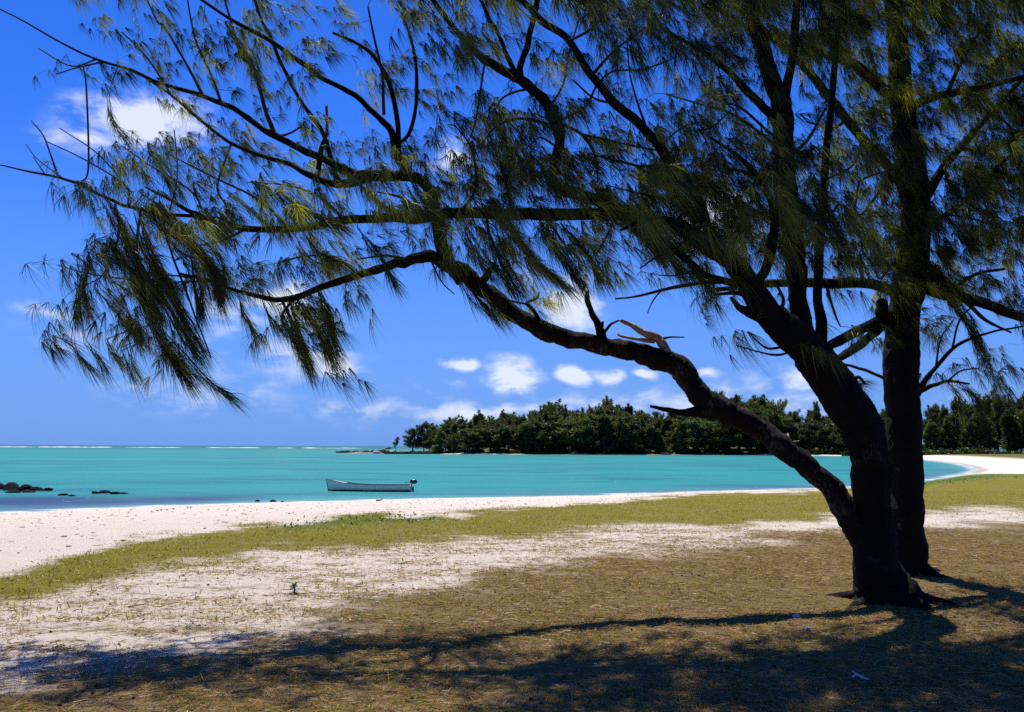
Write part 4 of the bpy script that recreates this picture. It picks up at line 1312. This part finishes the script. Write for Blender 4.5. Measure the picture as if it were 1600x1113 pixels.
# order by distance to the drawn skeleton so that twigs grow outwards
d0 = np.array([((NP - a) ** 2).sum(1).min() for a in A])
order = np.argsort(d0)
cap_n = len(NP) + len(A) * 14
nodeP = np.zeros((cap_n, 3))
nodeR = np.zeros(cap_n)
nodeT = np.zeros((cap_n, 3))
nodeP[:len(NP)] = NP
nodeR[:len(NP)] = NR
nodeK = list(NK)
nn = len(NP)
twig_mb = {}
NB, NDir, NL, NW, NDr, NC, NOwn = [], [], [], [], [], [], []
WIND = np.array([0.50, 0.05, -0.95])
PAL = np.array([[.010, .021, .004], [.030, .048, .007], [.105, .128, .016], [.31, .32, .045]])  # palest tones paint sunlit tufts into whole sprig clusters
BROWN = np.array([[.16, .055, .010], [.09, .040, .010], [.22, .11, .025]])
for idx in order:
    a = A[idx]
    dv = ((nodeP[:nn] - a) ** 2).sum(1)
    pen = dv * (1 + 1.5 * (nodeR[:nn] > .07)) + np.where(nodeP[:nn, 2] > a[2] + .25, .02, 0)
    i = int(pen.argmin())
    p = nodeP[i]
    L = math.sqrt(dv[i])
    key = nodeK[i]
    part_ = byk[key]['part']
    # twig: leaves its branch, arches, and droops at the tip with the wind
    up = 0.22 * L + 0.02
    c1 = p + (a - p) * .45 + np.array([rng.normal(0, .08), rng.normal(0, .08), up * rng.uniform(.2, 1.0)])
    e2 = a + np.array([.05, .0, -.05]) * rng.uniform(0, 1)
    m = int(np.clip(L / .07, 4, 12))
    t_ = np.linspace(0, 1, m)[:, None]
    path = (1 - t_) ** 2 * p + 2 * (1 - t_) * t_ * c1 + t_ ** 2 * e2
    path[1:-1] += rng.normal(0, .010, (m - 2, 3))
    r0 = min(nodeR[i] * .7, .0035 + .006 * L)
    r1 = .0016
    R = np.linspace(r0, r1, m)
    V, F = tube(path, R, 3, cap=False)
    twig_mb.setdefault(part_, MB()).add(V, F)
    nodeP[nn:nn + m] = path
    nodeR[nn:nn + m] = R
    nodeK += [key] * m
    nn += m
    # tufts along the outer part
    big = AW[idx]
    nt = int(rng.integers(2, 4))
    tone0 = ATN[idx]
    wnd = WIND + ADR[idx]
    td = path[-1] - path[-2]
    td /= np.linalg.norm(td) + 1e-9
    for q in range(nt):
        f = 1 - (q / nt) * min(1.0, .32 / max(L, .1))
        if f < 0:
            break
        ip = f * (m - 1)
        b0 = path[int(ip)] + (path[min(int(ip) + 1, m - 1)] - path[int(ip)]) * (ip % 1)
        k = int(rng.integers(13, 21)) if big == 1 else 14
        # short side shoot, then a drooping whorl
        sh = rng.normal(0, 1, 3)
        sh = sh / np.linalg.norm(sh) * rng.uniform(.0, .10)
        if q == 0:
            sh = sh * .2
        b1 = b0 + sh
        v = rng.normal(0, 1, (k, 3))
        v /= np.linalg.norm(v, axis=1)[:, None]
        dirs = td * .55 + sh * 3 + v * .52 + wnd * .42
        NB.append(b1 + v * .006)
        NDir.append(dirs)
        lmax = .34 if ABR[idx] else .25
        lt = rng.uniform(.10, .20) if A[idx][0] < -.8 and A[idx][2] > 4.3 else rng.uniform(.13, .28)
        NL.append(lt * rng.uniform(.6, 1.05, k) * (1.0 if big == 1 else 1.5))
        NW.append(rng.uniform(.0032, .0060, k) * (1.0 if big == 1 else 2.2))
        NDr.append(wnd * rng.uniform(.5, 1.0, (k, 1)) + rng.normal(0, .08, (k, 3)))
        tone = np.clip(tone0 ** 1.3 * .95 + rng.uniform(-.15, .2, k), 0, .999) * 3
        lo = tone.astype(int)
        cc = PAL[lo] * (1 - (tone - lo))[:, None] + PAL[np.minimum(lo + 1, 3)] * (tone - lo)[:, None]
        if ABR[idx]:
            cc = BROWN[rng.integers(0, 3, k)]
        NC.append(cc)
        NOwn += [part_] * k
# long wind-combed plumes hanging from the limbs (photograph points, strands, spread, share of dead brown needles)
PLUMES = [([(161, 309), (187, 354), (216, 416), (240, 460)], 7, 9, .35), ([(205, 312), (261, 358), (313, 396), (336, 425), (342, 462)], 10, 11, .55), ([(244, 312), (274, 351), (306, 387), (330, 440)], 7, 9, .25),
          ([(196, 405), (222, 470), (255, 535), (290, 585)], 8, 10, .15), ([(262, 520), (300, 563), (335, 598), (356, 612)], 4, 5, .15), ([(151, 445), (187, 487), (216, 520)], 6, 9, .35),
          ([(232, 405), (261, 461), (290, 512)], 8, 10, .45), ([(177, 385), (209, 435), (232, 476)], 7, 10, .45), ([(290, 405), (304, 450), (308, 490)], 6, 10, .3), ([(128, 420), (120, 455), (118, 490)], 3, 8, 0),
          ([(114, 535), (124, 556), (142, 574)], 3, 6, 0), ([(132, 530), (148, 552), (160, 572)], 3, 6, 0), ([(167, 532), (176, 552), (188, 566)], 3, 5, 0), ([(194, 545), (202, 566), (212, 584)], 4, 6, 0),
          ([(150, 400), (140, 440), (150, 480)], 4, 9, .1), ([(215, 330), (240, 400), (262, 440)], 7, 10, .5), ([(190, 340), (215, 400), (240, 450)], 7, 10, .3), ([(250, 440), (285, 510), (312, 552)], 6, 9, .1),
          ([(452, 475), (468, 530), (480, 570)], 5, 7, 0), ([(474, 472), (500, 515), (518, 552)], 6, 8, 0), ([(438, 478), (452, 512), (468, 540)], 4, 7, 0), ([(498, 452), (512, 490), (524, 530)], 4, 7, 0), ([(376, 462), (384, 490), (398, 512)], 3, 6, 0),
          ([(410, 470), (420, 495), (436, 515)], 2, 6, 0), ([(600, 405), (604, 425), (612, 440)], 3, 5, 0), ([(718, 432), (742, 464), (770, 490)], 4, 6, 0), ([(742, 444), (762, 470), (780, 492)], 3, 5, 0),
          ([(790, 345), (830, 400), (872, 440)], 6, 8, 0), ([(835, 345), (872, 395), (900, 440)], 5, 8, 0), ([(760, 350), (778, 410), (800, 450)], 5, 8, 0), ([(880, 345), (915, 385), (935, 425)], 4, 7, 0),
          ([(715, 345), (735, 385), (765, 425)], 4, 9, 0), ([(560, 352), (585, 385), (600, 405)], 2, 7, 0), ([(470, 362), (500, 395), (540, 410)], 3, 9, 0),
          ([(990, 340), (1040, 380), (1075, 425)], 8, 10, 0), ([(940, 330), (990, 350), (1035, 400)], 8, 12, 0), ([(1020, 260), (1060, 300), (1095, 345)], 8, 12, 0), ([(920, 290), (960, 320), (1000, 345)], 6, 10, 0),
          ([(1385, 350), (1400, 365), (1420, 402)], 8, 7, 0), ([(1430, 395), (1465, 425), (1490, 470)], 8, 9, 0), ([(1405, 420), (1450, 430), (1500, 455)], 9, 9, 0), ([(1480, 460), (1510, 500), (1530, 540)], 6, 9, 0),
          ([(1215, 265), (1235, 300), (1262, 330)], 6, 8, 0), ([(1265, 290), (1290, 330), (1310, 380)], 6, 9, 0), ([(1300, 575), (1325, 600), (1345, 598)], 3, 8, 0), ([(1500, 596), (1520, 612), (1528, 632)], 5, 8, 0),
          ([(1480, 600), (1496, 618), (1500, 640)], 3, 6, 0), ([(170, 150), (176, 185), (196, 212)], 2, 4, 0), ([(640, 280), (660, 320), (690, 350)], 6, 10, 0), ([(560, 290), (600, 325), (640, 340)], 3, 10, 0),
          ([(440, 300), (480, 330), (520, 350)], 4, 10, 0), ([(340, 300), (380, 330), (410, 360)], 4, 9, 0), ([(230, 240), (250, 262), (270, 300)], 4, 8, 0), ([(350, 40), (380, 80), (400, 120)], 4, 8, .2), ([(372, 60), (392, 92), (398, 115)], 3, 6, .4)]
for pts, ns_, spread, brown in PLUMES:
    x0, y0 = pts[0]
    dd = np.hypot(NPX[:, 0] - x0, NPX[:, 1] - y0)
    i0 = int(dd.argmin())
    part_ = byk[NK[i0]]['part']
    dbase = ND[i0]
    tn = rng.uniform(.1, .9)
    for s_ in range(max(2, int(ns_ * (.72 if x0 < 420 else 1)))):
        pp = np.array(pts, float) + rng.normal(0, spread * .55, 2) + rng.normal(0, spread * .25, (len(pts), 2))
        pp = catmull(pp, 6)
        dep = dbase + rng.normal(0, .16) - np.linspace(0, .10, len(pp))
        path = P(pp[:, 0], pp[:, 1], dep)
        link = NP[i0] + (path[0] - NP[i0]) * np.array([[0], [.55]]) + [[0, 0, 0], [0, 0, .02]]
        path = np.vstack([link, path])
        R = np.linspace(.004, .0015, len(path))
        twig_mb.setdefault(part_, MB()).add(*tube(path, R, 3, cap=False))
        seg = np.linalg.norm(np.diff(path[2:], axis=0), axis=1).sum()
        k = int(seg * rng.uniform(110, 165)) + 10
        u_ = np.sort(rng.random(k)) ** .8 * (len(path) - 3.01) + 2
        ii = u_.astype(int)
        fr = (u_ - ii)[:, None]
        tan = path[ii + 1] - path[ii]
        tan /= np.linalg.norm(tan, axis=1)[:, None] + 1e-9
        NB.append(path[ii] * (1 - fr) + path[ii + 1] * fr)
        NDir.append(tan * .9 + rng.normal(0, .24, (k, 3)))
        NL.append(rng.uniform(.12, .27, k))
        NW.append(rng.uniform(.0032, .0060, k))
        NDr.append(WIND * rng.uniform(.25, .6, (k, 1)) + tan * .3)
        tone = np.clip(tn * .6 + rng.uniform(-.2, .4) + rng.uniform(-.15, .2, k), 0, .999) * 3
        lo = tone.astype(int)
        cc = PAL[lo] * (1 - (tone - lo))[:, None] + PAL[np.minimum(lo + 1, 3)] * (tone - lo)[:, None]
        if rng.random() < brown:
            mix_ = rng.uniform(.3, .8)
            cc = cc * (1 - mix_) + BROWN[rng.integers(0, 3, k)] * mix_
        NC.append(cc)
        NOwn += [part_] * k
NB, NDir, NL, NW, NDr, NC = map(np.concatenate, (NB, NDir, NL, NW, NDr, NC))
NOwn = np.array(NOwn)
print("sprigs", len(A), "needles", len(NB))
for part_ in sorted(set(NOwn)):
    s_ = NOwn == part_
    base = tree_obj[byk[part_]['top']][1]
    V, F = ribbons(NB[s_], NDir[s_], NL[s_], NW[s_], NDr[s_], 3)
    o = mesh_tris("needles", V - base, F, M_NEEDLE, part_obj[part_], np.repeat(NC[s_], 5, 0))
    o['kind'] = "stuff"
for part_, m_ in twig_mb.items():
    o = m_.build("twigs", M_TWIG, part_obj[part_], True, off=tree_obj[byk[part_]['top']][1])
    o['kind'] = "stuff"

# ------------------------------------------------------------------ ground cover
def scatter(n, dmin, dmax, xspan=0.62, power=1.0):
    d = dmin + (dmax - dmin) * rng.random(n) ** power
    x = rng.uniform(-xspan, xspan, n) * d
    z, s = land_z(x, d)
    return x, d, z, s


def blades(name, n, dmin, dmax, which, Lr, Wr, lay, c0, c1, label, cat, power=1.0, thr=0.5, droopz=-.3, mat=M_GRASS):
    x, y, z, s = scatter(n, dmin, dmax, power=power)
    m, g = masks(x, y, z)
    val = which(m, g)
    pat = fbm(x * 1.6, y * 2.2, 77, 4)
    keep = (rng.random(n) < np.clip(val * (0.25 + 1.5 * sstep(pat, .35, .65)), 0, 1)) & (s > 1)
    x, y, z, pat = x[keep], y[keep], z[keep], pat[keep]
    n = len(x)
    D = rng.normal(0, 1, (n, 3))
    D[:, 2] = np.abs(D[:, 2]) * (1 - lay) + (1 - lay) * 1.0 + .03
    D[:, 2] *= np.where(lay > .8, .25, 1)
    L = rng.uniform(*Lr, n)
    W = rng.uniform(*Wr, n)
    V, F = ribbons(np.stack([x, y, z + .004 + lay * rng.uniform(0, .015, n)], -1), D, L, W, np.tile([0, 0, droopz], (n, 1)), 5)
    V[:, 2] = np.maximum(V[:, 2], np.repeat(z, 5) - .002 + rng.uniform(0, .006, n * 5))
    tt = np.clip(rng.uniform(-.1, 1.1, n) * .75 + pat * .35, 0, 1)[:, None]
    C = 0.88 * (np.array([c0]) * (1 - tt) + np.array([c1]) * tt)
    o = mesh_tris(name, V, F, mat, None, np.repeat(C, 5, 0))
    return tag(o, label, cat, kind="stuff")


blades("grass", 90000, 9, 36, lambda m, g: m[:, 0] * .9 + m[:, 1] * .13, (.04, .10), (.006, .014), .25, (.14, .145, .008), (.42, .36, .035),
       "short olive green grass in a band along the top of the beach", "grass", power=1.4)
blades("ground_creeper", 24000, 14, 62, lambda m, g: g * 1.3, (.06, .14), (.02, .05), .35, (.05, .11, .012), (.14, .22, .03),
       "bright green creeper along the seaward edge of the grass", "creeper", power=1.2)
blades("dry_grass", 70000, 4.2, 20, lambda m, g: m[:, 2] * .8 + m[:, 1] * .2, (.03, .08), (.003, .007), .35, (.14, .11, .018), (.44, .31, .08),
       "thin dry grass growing through the needle litter in the foreground", "grass", power=.8)
blades("needle_litter", 170000, 4.2, 19, lambda m, g: m[:, 2] + m[:, 1] * .26, (.06, .17), (.003, .008), .93, (.13, .068, .024), (.50, .32, .15),
       "brown fallen needles lying over the sand in the foreground", "litter", power=.8, droopz=-.02)
blades("green_tufts", 26000, 4.2, 12, lambda m, g: m[:, 2] * .5, (.03, .07), (.004, .008), .2, (.08, .12, .010), (.20, .22, .025),
       "scattered green grass tufts in the foreground litter", "grass", power=.8)
# fallen cones: dark dots
x, y, z, s = scatter(6500, 4.2, 16, power=.8)
m, g = masks(x, y, z)
keep = rng.random(len(x)) < (m[:, 2] * .8 + m[:, 1] * .15) * sstep(fbm(x * 1.1, y * 1.1, 55), .36, .66)
x, y, z = x[keep], y[keep], z[keep]
ph = np.linspace(0, 2 * np.pi, 6)[:-1]
r_ = .0045 + .009 * rng.random(len(x)) ** 1.8
ringv = np.stack([np.cos(ph), np.sin(ph), np.zeros(5)], -1)
V = np.concatenate([np.stack([x, y, z - .002], -1)[:, None] + ringv[None] * r_[:, None, None], np.stack([x, y, z + r_ * .7], -1)[:, None] + ringv[None] * (r_ * 1.1)[:, None, None],
                    np.stack([x, y, z + r_ * 1.5], -1)[:, None]], 1).reshape(-1, 3)
q = np.arange(5)
q2 = (q + 1) % 5
f1 = np.concatenate([np.stack([q, q2, q2 + 5], -1), np.stack([q, q2 + 5, q + 5], -1), np.stack([q + 5, q2 + 5, np.full(5, 10)], -1)])
tag(mesh_tris("fallen_cones", V, (np.arange(len(x)) * 11)[:, None, None].repeat(15, 1).repeat(3, 2).reshape(-1, 3) + np.tile(f1, (len(x), 1)), M_CONE),
    "tiny dark cones dropped all over the litter", "cones", kind="stuff")


blades("beach_wrack", 9000, 14, 60, lambda m, g: (1 - m[:, 0]) * (1 - m[:, 1]) * (1 - m[:, 2]) * .35, (.03, .16), (.01, .03), .95, (.16, .12, .08), (.42, .35, .26),
       "scattered dry weed and twigs washed over the bright sand", "beach wrack", power=1.0, droopz=-.02)
# coral stones in the litter
STONES = [rock_mesh("coral_stone", 80 + i, M_CORAL, 2, .7) for i in range(3)]
for px, py, wpx, lab in [(1262, 979, 13, "largest white coral stone, on the sunlit litter left of the thick shadow"), (1245, 963, 15, "flat stone just behind the largest white coral stone"),
                         (1190, 1006, 8, "small white stone on the upper edge of the long limb shadow"), (1171, 1012, 6, "small white stone at left along the edge of the long limb shadow"),
                         (1341, 995, 7, "small pale stone in shade right of the largest coral stone"), (1152, 1046, 6, "pale pebble in the shaded grass left of the white twig"),
                         (1161, 922, 5, "small white stone on the sunny litter left of the trunks"), (1400, 882, 5, "tiny white stone wedged between the two trunks"),
                         (1553, 876, 6, "white pebble on the litter right of the rear trunk"), (930, 1035, 6, "small white stone below the dark middle shadow"),
                         (590, 942, 7, "white shell fragment at the edge of the sandy patch")]:
    p = onz(np.array([px]), np.array([py]), 0.0)[0]
    z, _ = land_z(p[:1], p[1:2])
    k = p[1] / FPX
    put_rock("coral_stone", random.choice(STONES), (p[0], p[1], z[0] + wpx * k * .12), (wpx * k / 2, wpx * k / 2.3, wpx * k / 2.4), lab, "stone")
# white forked twig
p = onz(np.array([1342.0]), np.array([1066.0]), 0.0)[0]
e = empty("fallen_twig", (p[0], p[1], .02))
tag(e, "bleached white twig lying in the shade near the bottom", "twig")
part("stick", *tube(np.array([[-.04, .01, .012], [-.01, 0, .03], [.03, -.03, .012], [.06, -.035, .006]]), np.array([.010, .009, .007, .004]), 6), M_CORAL, e)
part("side_shoot", *tube(np.array([[-.01, 0, .03], [-.035, .03, .05]]), np.array([.006, .003]), 5), M_CORAL, e)

# seedling on the sand
M_LEAFY = leaf_mat("seedling_leaf", .3)
p = onz(np.array([459.0]), np.array([928.0]), 0.0)[0]
z, _ = land_z(p[:1], p[1:2])
e = empty("seedling", (p[0], p[1], z[0]))
e.scale = (2.0, 2.0, 1.15)
tag(e, "small dark green leafy seedling alone on the bare sand", "plant")
part("stem", *tube(np.array([[0, 0, -.01], [.004, 0, .04], [0, 0, .075]]), np.array([.006, .005, .004]), 6), M_LEAFY, e)


def leaf(e, a, el, L, z0, W=.42):
    d_ = np.array([math.cos(a) * math.cos(el), math.sin(a) * math.cos(el), math.sin(el)])
    s_ = np.cross(d_, [0, 0, 1.0])
    s_ /= np.linalg.norm(s_)
    n_ = np.cross(s_, d_)
    t_ = np.linspace(0, 1, 6)
    w_ = np.sin(t_ * np.pi) ** .7 * L * W * .5
    mid = np.array([0, 0, z0]) + t_[:, None] * L * d_ - (t_ ** 2)[:, None] * L * .25 * np.array([0, 0, 1])
    V = np.vstack([mid - w_[:, None] * s_ + n_ * L * .04, mid, mid + w_[:, None] * s_ + n_ * L * .04])
    i = np.arange(5)
    F = np.concatenate([np.stack([i, i + 1, i + 7, i + 6], -1), np.stack([i + 6, i + 7, i + 13, i + 12], -1)])
    m_ = MB()
    m_.add(V, F, (.03, .075, .008))
    return m_.build("leaf", M_LEAFY, e)


for a, el, L, z0 in [(0.2, .15, .07, .03), (2.9, .2, .075, .03), (1.5, .4, .06, .05), (4.6, .3, .06, .05), (.9, 1.1, .05, .07), (3.8, 1.2, .055, .07), (2.2, .5, .07, .045), (5.4, .45, .07, .04), (3.4, .35, .075, .03), (5.0, .9, .06, .065)]:
    leaf(e, a, el, L, z0)
# sprouts on the crest of the sand
for px, py in [(246, 799), (252, 798), (261, 797.5), (271, 796.5), (293, 794), (298, 794)]:
    d = 30.0
    for _ in range(12):
        p = P(np.array(px), np.array(py), np.array(d))
        z, _s = land_z(np.array([p[0]]), np.array([p[1]]))
        d += (p[2] - z[0]) / .07 * .6
    e = empty("beach_sprout", (p[0], p[1], z[0]))
    tag(e, "tiny yellow green sprout on the crest of the bright sand", "plant", "sprouts along the crest of the sand")
    for q in range(6):
        lf = leaf(e, q * 1.05, .8, .11, 0, .3)
# curled frond at the water's edge
d = 49.0
for _ in range(12):
    p = P(np.array(593.0), np.array(784.0), np.array(d))
    z, _s = land_z(np.array([p[0]]), np.array([p[1]]))
    d += (p[2] - z[0]) / .06 * .5
e = empty("driftwood", (p[0], p[1], z[0]))
tag(e, "curled pale brown piece of driftwood lying on the sand by the water", "driftwood")
M_DRIFT = simple("drift_brown", (0.26, 0.20, 0.10), .9, .1, var=.3)
part("stem", *tube(catmull([[-.16, 0, .03], [-.05, 0, .05], [.08, 0, .06], [.16, .02, .16]], 4), np.linspace(.05, .02, 13), 7), M_DRIFT, e)
part("side_shoot", *tube(np.array([[-.02, 0, .05], [.03, -.08, .08]]), np.array([.025, .01]), 5), M_DRIFT, e)
